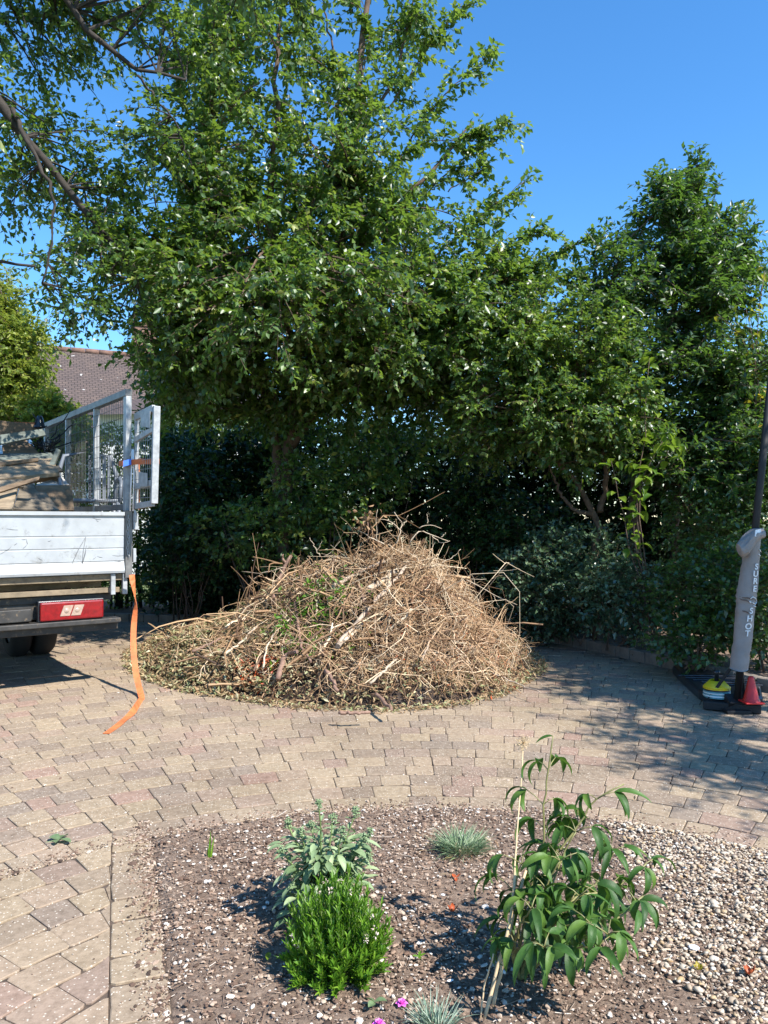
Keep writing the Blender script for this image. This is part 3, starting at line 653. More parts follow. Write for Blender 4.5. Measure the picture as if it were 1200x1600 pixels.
# ------------------------------------------------------------------ hedges and shrubs
def leaf_volume(name, label, cat, boxes, mat, n, L, W, group=None, kind=None, stems=40, tone_c=.5, wood='bark_dark', loc=None, upw=.6):
    """boxes: (p0, p1, thickness, z0, z1) walls of leaves; each hedge is one thing with stems"""
    root = empty(name, loc); tag(root, label, cat, group, kind); b = np.array(loc, float)
    c = NM(); st = NM()
    tot = sum(np.linalg.norm(np.subtract(p1, p0)) * (z1 - z0) for p0, p1, th, z0, z1 in boxes)
    for p0, p1, th, z0, z1 in boxes:
        p0 = np.array([*p0, 0.]); p1 = np.array([*p1, 0.]); Lh = np.linalg.norm(p1 - p0); d = (p1 - p0) / Lh; nn = np.array([-d[1], d[0], 0])
        k = int(n * Lh * (z1 - z0) / tot / 7)
        u = rng.random(k); v = rng.random(k); w = np.clip(rng.normal(0, .38, k), -1, 1)
        zz = z0 + v * (z1 - z0 + .12 * vnoise(u * Lh, w * 0 + .3, 3, 11))
        S = p0 + d * (u * Lh)[:, None] + nn * (w * th / 2)[:, None]; S[:, 2] = zz
        dd = unit(rng.normal(0, .7, (k, 3)) + nn * np.sign(w)[:, None] * .6 + [0, 0, .4])
        twig_foliage(c, S - b, dd, .20, L, W, 7, .1, tone_c, .2, .002, 1, upw)
        for _ in range(int(stems * Lh / 3)):
            s0 = p0 + d * rng.random() * Lh + nn * rng.normal(0, th * .15); h = rng.uniform(.6, .95) * z1
            P = wig([s0, s0 + [rng.normal(0, .1), rng.normal(0, .05), h * .5], s0 + [rng.normal(0, .2), rng.normal(0, .1), h]], 8, .02)
            st.tube(P - b, np.linspace(rng.uniform(.012, .03), .006, 8), 5)
    st.build('stems', M[wood], root); c.build('foliage', [M[wood], mat], root)
    return root
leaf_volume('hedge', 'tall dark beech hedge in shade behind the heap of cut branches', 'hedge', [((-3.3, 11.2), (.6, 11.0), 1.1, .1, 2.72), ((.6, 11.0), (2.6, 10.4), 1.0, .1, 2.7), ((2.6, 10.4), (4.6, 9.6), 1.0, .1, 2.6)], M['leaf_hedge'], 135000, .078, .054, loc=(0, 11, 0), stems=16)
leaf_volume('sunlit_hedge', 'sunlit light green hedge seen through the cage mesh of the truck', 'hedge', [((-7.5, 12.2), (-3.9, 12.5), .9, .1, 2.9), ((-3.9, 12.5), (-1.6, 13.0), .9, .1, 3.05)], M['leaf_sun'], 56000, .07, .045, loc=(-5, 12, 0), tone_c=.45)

def shrub(name, label, blobs, mat, n, L, W, group=None, tone_c=.5, tw_len=.16, cat='shrub', nl=8, droop=.1):
    c0 = np.mean([b[0] for b in blobs], 0); loc = (c0[0], c0[1], .05); b = np.array(loc)
    root = empty(name, loc); tag(root, label, cat, group); c = NM(); st = NM()
    w = [np.prod(bb[1]) ** .67 for bb in blobs]
    for (cen, rad, dens), ww in zip(blobs, w):
        cen = np.array(cen); rad = np.array(rad); k = max(20, int(n * ww / sum(w) * dens / nl))
        u = unit(rng.normal(0, 1, (k, 3))) * rng.random((k, 1)) ** .33; S = cen + u * rad; S[:, 2] = np.maximum(S[:, 2], .08)
        twig_foliage(c, S - b, unit(u + rng.normal(0, .5, u.shape) + [0, 0, .3]), tw_len, L, W, nl, droop, tone_c, .2, .002)
        for _ in range(6):
            e = cen + unit(rng.normal(0, 1, 3)) * rad * .7; s0 = np.array([cen[0] + rng.normal(0, .08), cen[1] + rng.normal(0, .08), .05])
            st.tube(wig([s0, (s0 + e) / 2 + rng.normal(0, .05, 3), e], 8, .01) - b, np.linspace(.012, .004, 8), 5)
    st.build('stems', M['bark'], root); c.build('foliage', [M['bark'], mat], root); return root
shrub('silvery_shrub', 'grey green low shrub with glinting leaves spilling over the kerb right of the heap', [B(900, 900, 8.6, 110, 70, .5, 1.3), B(970, 930, 8.0, 70, 55, .4, 1.2), B(850, 950, 8.8, 60, 45, .4, 1)], M['leaf_silver'], 12000, .06, .04)
shrub('ivy_shrub', 'dark ivy covered low shrub behind the padded pole', [B(1100, 930, 7.3, 75, 60, .5, 1), B(1190, 930, 6.9, 80, 80, .5, 1.1), B(1090, 1000, 6.9, 70, 28, .3, .9)], M['leaf_laurel'], 11000, .055, .042)
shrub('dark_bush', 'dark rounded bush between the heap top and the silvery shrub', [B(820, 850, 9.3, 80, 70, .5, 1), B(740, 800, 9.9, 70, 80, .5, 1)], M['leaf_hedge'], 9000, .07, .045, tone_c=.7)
shrub('holly_shrub', 'glossy mid green shrub under the pointed evergreen at the right edge', [B(1120, 830, 8.0, 80, 55, .5, 1.1), B(1200, 800, 7.8, 70, 80, .5, 1.1), B(1190, 700, 8.0, 60, 60, .5, 1)], M['leaf_laurel'], 11000, .055, .035, tone_c=.6)
shrub('undergrowth_bush', 'mid green bush growing at the foot of the split trunk', [B(520, 760, 9.4, 110, 60, .5, 1), B(420, 830, 9.4, 120, 50, .5, 1), B(600, 700, 9.6, 90, 60, .5, .8)], M['leaf_tree'], 9000, .075, .05, tone_c=.6)
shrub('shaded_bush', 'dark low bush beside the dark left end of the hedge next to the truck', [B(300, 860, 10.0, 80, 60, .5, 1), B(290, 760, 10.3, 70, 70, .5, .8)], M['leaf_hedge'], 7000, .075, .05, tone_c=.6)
# young large leaved shoots
def shoots(name, label, pts_list, mat, L, W, base):
    root = empty(name, base); b = np.array(base, float); tag(root, label, 'shrub'); st = NM(); c = NM()
    for pts, n in pts_list:
        P = wig(pts, 12, .012); st.tube(P - b, np.linspace(.010, .003, 12), 5)
        i = rng.integers(6, 12, n); s_ = P[i] + rng.normal(0, .05, (n, 3)); a = rng.random(n) * 6.28
        D = np.stack([np.cos(a), np.sin(a), rng.normal(-.1, .3, n)], 1)
        V, Q, k = big_leaves(s_ - b, D, np.array([[0, 0, 1.]]) + rng.normal(0, .3, (n, 3)), L * rng.uniform(.6, 1.15, n), W * rng.uniform(.7, 1.1, n), rng.uniform(.6, 1.7, n), seg=4)
        c.add(V, Q, np.repeat(rng.random(n), k), 0, True)
    st.build('stems', M['bark'], root); c.build('foliage', mat, root)
g0 = np.array([2.75, 7.7, .05])
shoots('mock_orange_shrub', 'bright large leaved drooping shoots in front of the evergreen trunk', [([g0, *PT((990, 800, 7.7), (1010, 720, 7.7), (1035, 690, 7.6))], 34), ([g0, *PT((985, 820, 7.7), (1000, 740, 7.7), (1060, 700, 7.6))], 26),
       ([g0, *PT((970, 800, 7.7), (965, 740, 7.6), (955, 720, 7.6))], 14), ([g0, *PT((995, 780, 7.7), (1010, 650, 7.7), (1015, 560, 7.8))], 30)], M['leaf_lime'], .15, .085, g0)
g1 = np.array([3.9, 8.1, .05])
shoots('climber', 'yellowing climber trailing up the right side of the pointed evergreen', [([g1, *PT((1190, 700, 8.0), (1185, 560, 8.0), (1165, 480, 8.0))], 30), ([g1, *PT((1190, 560, 8), (1140, 500, 8.1), (1120, 490, 8.1))], 16),
       ([g1, *PT((1180, 500, 8), (1190, 440, 8.1), (1195, 425, 8.1))], 10), (PT((1085, 380, 8.6), (1120, 350, 8.6), (1165, 325, 8.6)), 8)], M['leaf_yellow'], .11, .07, g1)
# fern / iris like leaves under the shrubs, leaf litter on the border
P = []; N = 5200
X = rng.uniform(-3.5, 4.5, N); Y = rng.uniform(4.5, 11, N); ok = beyond_kerb(X, Y) ; X, Y = X[ok], Y[ok]; n = len(X)
q = NM(); a = rng.random(n) * 6.28
V, T = small_leaves(np.stack([X, Y, .09 + rng.random(n) * .03], 1), np.stack([np.cos(a), np.sin(a), rng.normal(0, .3, n)], 1), np.array([[0, 0, 1.]]) + rng.normal(0, .5, (n, 3)), rng.uniform(.03, .08, n), rng.uniform(.02, .045, n))
q.add(V, T, np.repeat(rng.random(n), 2)); tag(q.build('border_leaf_litter', M['leaf_litter']), kind='stuff')

# ------------------------------------------------------------------ the house beyond
def house():
    # ridge runs to the right and away; the slope faces the camera
    A = at(-260, 505, 23.5); Bp = at(262, 571, 27.5)
    d = (Bp - A)[:2]; L = np.linalg.norm(d); ang = math.atan2(d[1], d[0]); zr = (A[2] + Bp[2]) / 2
    root = empty('house', (A[0], A[1], 0), ang); tag(root, 'house with steep brown tiled roof and white walls beyond the truck', 'house')
    w, ze = 4.2, 3.6
    s = math.hypot(w + .4, zr - ze + .1)
    q = NM(); q.bx(.2, L - .2, -w, w, 0, ze)
    q.add([[L - .2, -w, ze], [L - .2, w, ze], [L - .2, 0, zr - .12], [.2, -w, ze], [.2, w, ze], [.2, 0, zr - .12]], [[0, 1, 2], [5, 4, 3]])
    q.build('wall', M['white_wall'], root)
    for sg in (-1, 1):
        r = NM(); r.bx(0, L, 0, s, -.12, 0)
        o = r.build('roof', M['roof'], root, loc=(0, 0, zr)); th = math.atan2(zr - ze + .1, w + .4)
        # local y runs down the slope
        o.rotation_euler = (0, 0, 0)
        if sg < 0: o.rotation_euler = Matrix(((1, 0, 0), (0, -math.cos(th), -math.sin(th)), (0, -math.sin(th), math.cos(th)))).to_euler(); 
        else: o.rotation_euler = (-th, 0, 0)
        if sg < 0:
            # right-handed basis: x -> -x
            o.rotation_euler = Matrix(((-1, 0, 0), (0, -math.cos(th), -math.sin(th)), (0, -math.sin(th), math.cos(th)))).transposed().transposed().to_euler(); o.location = (L, 0, zr)
    rt = NM()
    for k in range(int(L / .45)): rt.tube([(k * .45, 0, zr + .02), (k * .45 + .44, 0, zr + .02)], .10, 10, a=.5)
    rt.build('ridge_tiles', M['brick'], root)
    for x in (3.0, 6.0):
        f = NM(); f.bx(x - .6, x + .6, -w - .05, -w + .02, 1.0, 2.3); fo = f.build('window', M['van_white'], root)
        g = NM(); g.bx(x - .52, x + .52, -w - .07, -w - .055, 1.08, 2.22); g.build('pane', M['glass'], fo)
    c = NM(); c.bx(L - 1.2, L - .4, -.35, .35, zr - 1.2, zr + 1.0); c.bx(L - 1.25, L - .35, -.4, .4, zr + 1.0, zr + 1.12)
    ch = c.build('chimney', M['brick'], root)
    p = NM(); p.lathe((L - .8, 0, zr + 1.12), [(.12, 0), (.10, .3), (.08, .3), (.08, 0)], 12); p.build('chimney_pot', M['brick'], ch)
house()
def white_house():
    root = empty('white_house', (-7.6, 20.5, 0), R(-8)); tag(root, 'white rendered building glimpsed through the lower leaves of the large tree', 'building')
    q = NM(); q.bx(0, 3.4, 0, 6, 0, 4.3); q.build('wall', M['white_wall'], root)
    r = NM(); r.add([[-.3, -.4, 4.2], [3.7, -.4, 4.2], [3.7, 3, 5.2], [-.3, 3, 5.2], [-.3, 6.4, 4.2], [3.7, 6.4, 4.2]], [[0, 1, 2, 3], [3, 2, 5, 4]]); r.add([[-.3, -.4, 4.2], [-.3, 3, 5.2], [-.3, 6.4, 4.2], [3.7, -.4, 4.2], [3.7, 6.4, 4.2], [3.7, 3, 5.2]], [[0, 1, 2], [3, 4, 5]])
    r.build('roof', M['roof'], root)
    f = NM(); f.bx(1.5, 2.7, -.04, .02, 1, 2.2); fo = f.build('window', M['galv'], root); g = NM(); g.bx(1.58, 2.62, -.06, -.045, 1.08, 2.12); g.build('pane', M['glass'], fo)
white_house()
#@@TRUCK
# ------------------------------------------------------------------ the tipper truck
TC = np.array([-2.2, 6.6, 0.]); TA = math.atan2(.6, .8)
def tw_(x, y, z): return np.array([TC[0] + x * .8 - y * .6, TC[1] + x * .6 + y * .8, z])
def tl_(P):
    d = np.asarray(P, float) - TC; return np.array([d[0] * .8 + d[1] * .6, -d[0] * .6 + d[1] * .8, d[2]])
truck = empty('tipper_truck', tuple(TC), TA)
tag(truck, 'white tipper truck with caged sides and scuffed drop tailgate parked at the left edge', 'truck')
def board(axis, a0, a1, prof):
    """extruded profile with plank grooves; prof = (out, z)"""
    p = np.array(prof, float); n = len(p); q = NM()
    def pl(t): return np.stack([np.full(n, t), -p[:, 0], p[:, 1]], 1) if axis == 'x' else np.stack([p[:, 0], np.full(n, t), p[:, 1]], 1)
    V = np.concatenate([pl(a0), pl(a1)])
    q.add(V, [[i, (i + 1) % n, (i + 1) % n + n, i + n] for i in range(n)])
    q.F.append(np.array([list(range(n)), list(range(2 * n - 1, n - 1, -1))])); q.A.append(np.full(2, .5)); q.M.append(np.zeros(2, int)); q.S.append(np.zeros(2, bool))
    return q
prof = [(-.012, .965), (.030, .965), (.036, .985), (.018, 1.055), (.012, 1.063), (.018, 1.070), (.018, 1.165), (.013, 1.170), (.013, 1.175), (.018, 1.180), (.018, 1.268), (.013, 1.273), (.013, 1.278), (.018, 1.283),
        (.018, 1.425), (.006, 1.430), (.006, 1.448), (.030, 1.452), (.030, 1.482), (-.012, 1.482)]
tg = board('x', -1.98, -.035, prof).build('tailgate', M['alu'], truck)
# scrapes and dents on the tailgate: thin dark gouges
q = NM()
def gouge(pts, w):
    q = NM(); P = np.array([[x, -.0195, z] for x, z in pts]); q.tube(P, [w * .4, w, w * .5] if len(P) == 3 else w, 4, cap=True); q.build('scrape', M['scuff'], tg)
def tgp(px, py):
    """photo pixel -> tailgate x, z"""
    # intersect the ray with plane local y = -.02
    d = at(px, py, 1.0) - np.array([0, 0, EYE]); n = np.array([-.6, .8, 0]); o = np.array([0, 0, EYE]); p0 = tw_(0, -.019, 0)
    t = ((p0 - o) @ n) / (d @ n); l = tl_(o + d * t); return l[0], l[2]
gouge([tgp(134, 839), tgp(122, 860), tgp(113, 880), tgp(109, 902)], .0028)
gouge([tgp(134, 839), tgp(130, 862), tgp(128, 885), tgp(127, 902)], .0028)
gouge([tgp(135, 852), tgp(133, 865), tgp(129, 880)], .004)
for a_, b_ in (((0, 866), (8, 861)), ((8, 861), (17, 855)), ((22, 852), (27, 848)), ((34, 843), (41, 842)), ((41, 842), (43, 850)), ((43, 850), (36, 857)), ((176, 868), (193, 868)), ((143, 809), (158, 812)), ((150, 812), (154, 815)), ((145, 874), (150, 870)), ((152, 869), (160, 871)), ((75, 846), (80, 844)), ((180, 876), (190, 877)), ((10, 826), (28, 828)), ((60, 872), (66, 875))):
    gouge([tgp(*a_), tgp((a_[0] + b_[0]) / 2, (a_[1] + b_[1]) / 2 + .6), tgp(*b_)], .0022)
# side boards
sp = [(a, z) for a, z in prof]
board('y', .03, 3.2, [(-.02 + a, z) for a, z in prof]).build('side_board', M['alu'], truck)
board('y', .03, 3.2, [(-1.98 - a, z) for a, z in prof]).build('side_board', M['alu'], truck)
# corner pillars with latches and chain
for x in (.0, -2.02):
    q = NM(); q.bx(x - .03, x + .03, -.035, .03, .92, 1.50); q.build('corner_post', M['galv_dark'], truck, bevel=.004)
q = NM(); q.bx(.034, .075, -.05, .0, 1.33, 1.47); q.tube([(.045, -.05, 1.5), (.05, -.055, 1.4)], .012, 8); q.build('latch', M['galv'], truck, bevel=.004)
q = NM(); q.bx(.034, .06, -.045, -.01, 1.05, 1.17); q.build('latch', M['galv'], truck, bevel=.004)
q = NM()
for k in range(15):
    z = 1.44 - k * .024; c = np.array([-.012 + .006 * math.sin(k), -.048, z]); a = np.arange(9) * 2 * math.pi / 8
    ring = np.stack([np.cos(a) * (.008 if k % 2 else .002), np.sin(a) * 0 - (.002 if k % 2 else .008) * np.cos(a), np.sin(a) * .016], 1) + c
    q.tube(ring, .0026, 5, cap=False)
q.build('chain', M['galv'], truck)
# bed, frame, underside
q = NM(); q.bx(-1.98, -.02, .02, 3.2, .90, .955); q.build('bed_floor', M['underbed'], truck, bevel=.004)
q = NM(); q.bx(-1.95, -.05, .05, .12, .795, .838)
for k in range(7): q.bx(-1.9, -.1, .4 + k * .42, .46 + k * .42, .82, .895)
q.build('crossmember', M['underbed'], truck, bevel=.004)
q = NM(); q.bx(-1.5, -1.4, .12, 5.2, .58, .80); q.bx(-.62, -.52, .12, 5.2, .58, .80); q.bx(-1.5, -.5, .13, .22, .60, .76); q.bx(-1.9, -.1, .11, .18, .73, .785)
q.build('chassis_rail', M['chassis'], truck, bevel=.005)
q = NM(); q.bx(-1.9, -.06, -.02, .06, .545, .585); q.bx(-1.9, -.06, .06, .10, .48, .585); q.bx(-1.34, -.76, .02, .1, .60, .70); q.build('bumper', M['chassis'], truck, bevel=.006)
for x0, s_ in ((-.70, 1), (-1.30, -1)):
    x1 = x0 + .50 * s_; a, b_ = min(x0, x1), max(x0, x1)
    q = NM(); q.bx(a - .01, b_ + .01, .03, .09, .585, .755); lp = q.build('tail_lamp', M['black_plastic'], truck, bevel=.006)
    q = NM(); q.bx(a, b_, -.005, .03, .595, .745); q.build('lens', M['lamp_red'], lp, bevel=.012)
    q = NM(); xm = (a + b_) / 2
    for k in (0, 1):
        u = xm - .08 + k * .085
        q.slab([(u - .02, -.0055, .63), (u + .055, -.0055, .63), (u + .085, -.0055, .715), (u + .01, -.0055, .715)], .004)
        q.lathe((u + .03, -.012, .672), [(.0, .004), (.016, .003), (.022, -.003)], 12, axis=(0, -1, 0))
    q.build('reflector', M['lamp_clear'], lp)
q = NM(); 
for x in (-.12, -.02): q.bx(x - .02, x + .018, -.005, .035, .78, .955)
q.build('hinge', M['galv'], truck, bevel=.004)
# wheels
for x, tw2 in ((-.22, .2), (-1.78, .2), (-.45, .18), (-1.55, .18)):
    q = NM(); pr = [(.20, -tw2 / 2), (.31, -tw2 / 2), (.34, -tw2 / 2 + .03), (.345, 0), (.34, tw2 / 2 - .03), (.31, tw2 / 2), (.20, tw2 / 2)]
    q.lathe((x, 2.1, .345), pr, 36, axis=(1, 0, 0)); wh = q.build('wheel', M['tyre'], truck)
    q = NM(); q.lathe((x, 2.1, .345), [(.0, -.02), (.12, -.02), (.19, -.06), (.2, -.07), (.2, .07), (.12, .03), (0, .03)], 24, axis=(1, 0, 0)); q.build('rim', M['galv_dark'], wh)
for x in (-.22, -1.78):
    q = NM(); q.lathe((x, 4.6, .345), [(.20, -.1), (.31, -.1), (.34, -.07), (.345, 0), (.34, .07), (.31, .1), (.20, .1)], 36, axis=(1, 0, 0)); wh = q.build('wheel', M['tyre'], truck)
    q = NM(); q.lathe((x, 4.6, .345), [(.0, -.02), (.12, -.02), (.19, -.06), (.2, -.07), (.2, .07), (.12, .03), (0, .03)], 24, axis=(1, 0, 0)); q.build('rim', M['galv_dark'], wh)
for x in (-.36, -1.94):
    q = NM(); q.bx(x, x + .3, 1.65, 1.665, .28, .80); q.build('mudflap', M['tyre'], truck)
q = NM(); q.bx(-1.9, -.1, 2.05, 2.15, .30, .39); q.build('axle', M['chassis'], truck)
# cab
q = NM(); cp = [(3.35, .5), (3.35, 2.25), (3.55, 2.38), (4.3, 2.35), (4.95, 1.55), (5.5, 1.35), (5.65, 1.0), (5.65, .45)]
V = [(x, y, z) for x in (-1.98, -.02) for y, z in cp]; n = len(cp)
q.add(V, [[i, (i + 1) % n, (i + 1) % n + n, i + n] for i in range(n)]); q.F.append(np.array([list(range(n)), list(range(2 * n - 1, n - 1, -1))])); q.A.append(np.full(2, .5)); q.M.append(np.zeros(2, int)); q.S.append(np.zeros(2, bool))
q.build('cab', M['van_white'], truck, bevel=.05)
q = NM(); q.bx(-.021, -.012, 3.6, 4.35, 1.5, 2.15); q.bx(-1.988, -1.979, 3.6, 4.35, 1.5, 2.15); q.bx(-1.7, -.3, 3.338, 3.348, 1.6, 2.1); q.build('cab_window', M['glass'], truck)
# cage sides
ZT = 2.52
def cage(x, sg):
    for y, wv in ((.035, .075), (.93, .05), (1.93, .05), (2.85, .05)):
        fr = NM(); fr.bx(x - .02, x + .03, y - wv / 2, y + wv / 2, 1.484, ZT - .04); f = fr.build('cage_post', M['galv'], truck, bevel=.004)
    tr = NM(); tr.bx(x - .025, x + .035, 0, 3.0, ZT - .04, ZT + .02); tr.bx(x - .015, x + .025, 0.08, 3.0, 1.50, 1.55); tr.build('cage_rail', M['galv_dark'], truck, bevel=.004)  # rails in darker steel, painting in the shade of the top rail's inner side
    m = NM()
    ys = np.arange(.1, 2.85, .05); N = len(ys)
    P = np.stack([np.stack([np.full(N, x - .018 * sg), ys, np.full(N, 1.55)], 1), np.stack([np.full(N, x - .018 * sg), ys + rng.normal(0, .004, N), np.full(N, ZT - .04)], 1)], 1)
    V, Q = batch_tubes(P, np.full((N, 2), .0024), 4); m.add(V, Q)
    zs = np.arange(1.6, ZT - .05, .1); N = len(zs)
    P = np.stack([np.stack([np.full(N, x - .021 * sg), np.full(N, .08), zs], 1), np.stack([np.full(N, x - .021 * sg), np.full(N, 2.87), zs], 1)], 1)
    V, Q = batch_tubes(P, np.full((N, 2), .0024), 4); m.add(V, Q)
    m.build('wire_mesh', M['galv_dark'], truck)
cage(.0, 1); cage(-2.0, -1)
# swung-open rear cage door
door = NM()
h0 = np.array([.045, -.03]); h1 = tl_(at(241, 700, 6.3))[:2]
def dz(px, py, Y=6.35): return at(px, py, Y)[2]
zt, zb = dz(245, 636), dz(235, 787)
door.bar((*h1, zb), (h1[0] + .015, h1[1] - .01, zt), .055, .035, up=(0, 1, 0)); door.bar((h0[0] + .02, h0[1], 1.52), (h0[0] + .02, h0[1], zt - .02), .035, .03, up=(0, 1, 0))
for za, zb_, hh in ((2.30, 2.33, .06), (2.10, 2.16, .045), (1.70, 1.72, .05), (1.53, 1.55, .05)):
    door.bar((*(h0 + .01), za), (*(h1 * .97 + h0 * .03), zb_), .03, hh)
dd = door.build('cage_door', M['galv'], truck, bevel=.003)
q = NM(); dv = (h1 - h0); nrm = np.array([dv[1], -dv[0]]); nrm /= np.linalg.norm(nrm)
if nrm[1] > 0: nrm = -nrm
def dpt(t, z, o=.02): p = h0 + dv * t + nrm * o; return (p[0], p[1], z)
q.slab([dpt(.45, 2.20), dpt(.92, 2.17), dpt(.92, 2.31), dpt(.45, 2.33)], .004); q.build('hinge_plate', M['galv'], dd); q = NM(); q.slab([dpt(.35, 1.70), dpt(.8, 1.69), dpt(.8, 1.80), dpt(.35, 1.82)], .004)
q.build('hinge_plate', M['galv'], dd)
m = NM()
for t in np.linspace(.12, .9, 8): m.tube([dpt(t, 1.56, 0), dpt(t, 2.28, 0)], .0022, 4)
for z in np.arange(1.6, 2.28, .08): m.tube([dpt(.05, z, .003), dpt(.95, z, .003)], .0022, 4)
m.build('wire_mesh', M['galv'], dd)
q = NM(); q.tube([(.02, -.045, 2.02), (.012, -.05, 1.8), (.004, -.05, 1.49)], .006, 6); q.tube([(.03, -.045, 2.02), (.034, -.05, 1.8), (.028, -.05, 1.49)], .006, 6); q.tube([(.0, -.045, 1.96), (.025, -.047, 2.04), (.05, -.04, 1.94)], .005, 6)
q.build('tie_rope', M['lettering'], truck)
q = NM()
for k in range(17):
    z = 2.0 - k * .024; c = np.array([-.06, .9, z]); a = np.arange(9) * 2 * math.pi / 8
    q.tube(np.stack([np.cos(a) * (.009 if k % 2 else .002), -(.002 if k % 2 else .009) * np.cos(a), np.sin(a) * .017], 1) + c, .003, 5, cap=False)
q.build('chain', M['chassis'], truck)

def ribbon(name, pts, wid, wdirs, mat, label, cat, th=.0025, thing=True):
    P = np.array(pts, float); s = np.r_[0, np.cumsum(np.linalg.norm(np.diff(P, axis=0), axis=1))]; n = 44; t = np.linspace(0, s[-1], n)
    C = np.stack([np.interp(t, s, P[:, k]) for k in range(3)], 1); Wd = unit(np.stack([np.interp(t, s, np.array(wdirs, float)[:, k]) for k in range(3)], 1))
    for _ in range(2): C[1:-1] = (C[:-2] + 2 * C[1:-1] + C[2:]) / 4
    T = unit(np.gradient(C, axis=0)); Wd = unit(Wd - T * (Wd * T).sum(1, keepdims=True)); Nn = np.cross(T, Wd)
    V = np.stack([C - Wd * wid / 2 - Nn * th / 2, C + Wd * wid / 2 - Nn * th / 2, C + Wd * wid / 2 + Nn * th / 2, C - Wd * wid / 2 + Nn * th / 2], 1).reshape(-1, 3)
    i = np.arange(n - 1) * 4; F_ = np.concatenate([np.stack([i + a, i + (a + 1) % 4, i + 4 + (a + 1) % 4, i + 4 + a], 1) for a in range(4)])
    b = P[0]; q = NM(); q.add(V - b, F_, .5, 0, False); q.F.append(np.array([[3, 2, 1, 0], [4 * n - 4, 4 * n - 3, 4 * n - 2, 4 * n - 1]])); q.A.append(np.full(2, .5)); q.M.append(np.zeros(2, int)); q.S.append(np.zeros(2, bool))
    o = q.build(name, mat); o.location = b
    if label: tag(o, label, cat)
    return o
g = ground
sp_ = [at(206, 898, 6.5), at(208, 918, 6.49), at(213, 938, 6.47), at(212, 950, 6.46), at(209, 975, 6.44), at(208, 1005, 6.38), at(210, 1035, 6.33), at(214, 1062, 6.28), g(220, 1084, .02), g(222, 1092, .006), g(216, 1099, .022), g(211, 1107, .03), g(208, 1113, .012), g(196, 1123, .005), g(182, 1135, .006), g(166, 1146, .004)]
ribbon('strap', sp_, .047, [(.8, .2, 0), (.3, .9, 0), (-.3, .9, 0), (-.8, .5, 0), (-.9, -.1, 0), (-.95, -.2, 0), (-.9, -.35, 0), (-.9, .0, 0), (-.9, .3, 0), (-.6, .7, .2), (-.4, .3, .8), (-.5, -.4, .8), (-.85, .1, .4), (-.8, .55, 0), (-.78, .6, .05), (-.75, .6, 0)], M['orange'],
       'long loose orange webbing strap hanging from the truck corner and trailing on the paving', 'strap')
# ratchet strap round the cage posts
rp = [tw_(-.05, .085, 1.90), tw_(-.06, -.055, 1.895), tw_(.03, -.075, 1.91), tw_(*(h1 + [.035, -.035]), 1.895), tw_(*(h1 + [.05, .03]), 1.89), tw_(.06, .04, 1.93), tw_(-.04, .09, 1.90)]
ribbon('ratchet_strap', rp, .045, [(0, 0, 1)] * 7, M['orange'], 'short orange and blue ratchet strap tied round the cage posts of the truck', 'strap')
st0 = bpy.data.objects['ratchet_strap']
q = NM(); b0 = rp[0]
q.slab([tw_(-.062, -.062, 1.865) - b0, tw_(.0, -.082, 1.885) - b0, tw_(.0, -.082, 1.935) - b0, tw_(-.062, -.062, 1.915) - b0], .004); q.build('blue_webbing', M['blue'], st0)
q = NM(); q.tube([tw_(.06, -.1, 1.89) - b0, tw_(.062, -.1, 1.50) - b0], .006, 5); q.build('strap_tail', M['orange'], st0)

# the load: boards and panels of its own
def panel(name, label, cat, corners, th, mat, group='waste boards loaded on the truck'):
    P = np.array([at(*c) for c in corners]); c0 = P.mean(0); q = NM(); q.slab(P - c0, th); o = q.build(name, mat, bevel=.002); o.location = c0; tag(o, label, cat, group); return o
def pm(name, c, sc_=5):
    m, t, p = nt(name); oc = objc(t); mp = t.nodes.new('ShaderNodeMapping'); mp.inputs['Scale'].default_value = (2.5, 2.5, 22); mp.inputs['Rotation'].default_value = (.1, .25, 0); t.links.new(oc, mp.inputs[0])
    n = noise(t, 2.2, 6, .7, mp.outputs[0]); n2 = noise(t, 5, 5, .7, oc)
    out = mixc(t, .7, ramp(t, [(.3, tuple(x * .55 for x in c)), (.7, tuple(x * 1.3 for x in c))], n), ramp(t, [(.35, (.5, .47, .43)), (.6, (1, 1, 1))], n2), 'MULTIPLY')  # second noise multiplies dappled shade into the board colour
    t.links.new(out, p.inputs['Base Color']); p.inputs['Roughness'].default_value = .8; bump(t, p, n, .4, .004); return m
pl1, pl2, pl3, pl4, pl5 = pm('pale_board', (.31, .235, .15)), pm('grey_board', (.19, .155, .11)), pm('brown_board', (.18, .12, .07)), pm('green_grey_board', (.15, .17, .145)), pm('white_board', (.60, .58, .54))
panel('board', 'pale timber board lowest at the left behind the tailgate', 'board', [(-60, 800, 6.25), (20, 800, 6.35), (30, 757, 6.7), (-60, 752, 6.6)], .03, pl1)
panel('board', 'grey brown board with a slanting edge just behind the tailgate', 'board', [(20, 800, 6.45), (92, 802, 6.7), (66, 768, 7.0), (34, 752, 6.95)], .03, pl2)
panel('cardboard_box', 'brown board lying nearest the cage mesh behind the tailgate', 'box', [(66, 802, 6.8), (114, 802, 7.0), (110, 762, 7.15), (52, 763, 6.95)], .04, pl3)
panel('board', 'whitish board catching the sun on top of the brown board', 'board', [(50, 764, 6.95), (110, 763, 7.2), (97, 748, 7.5), (62, 758, 7.1)], .02, pl5)
panel('board', 'long grey tan panel across the middle of the load', 'board', [(-60, 762, 6.5), (92, 744, 7.2), (82, 722, 7.5), (-60, 728, 7.0)], .04, pl1)
panel('board', 'brown end panel under the middle of the load', 'board', [(40, 757, 7.35), (94, 750, 7.3), (93, 735, 7.3), (60, 738, 7.36)], .02, pl3)
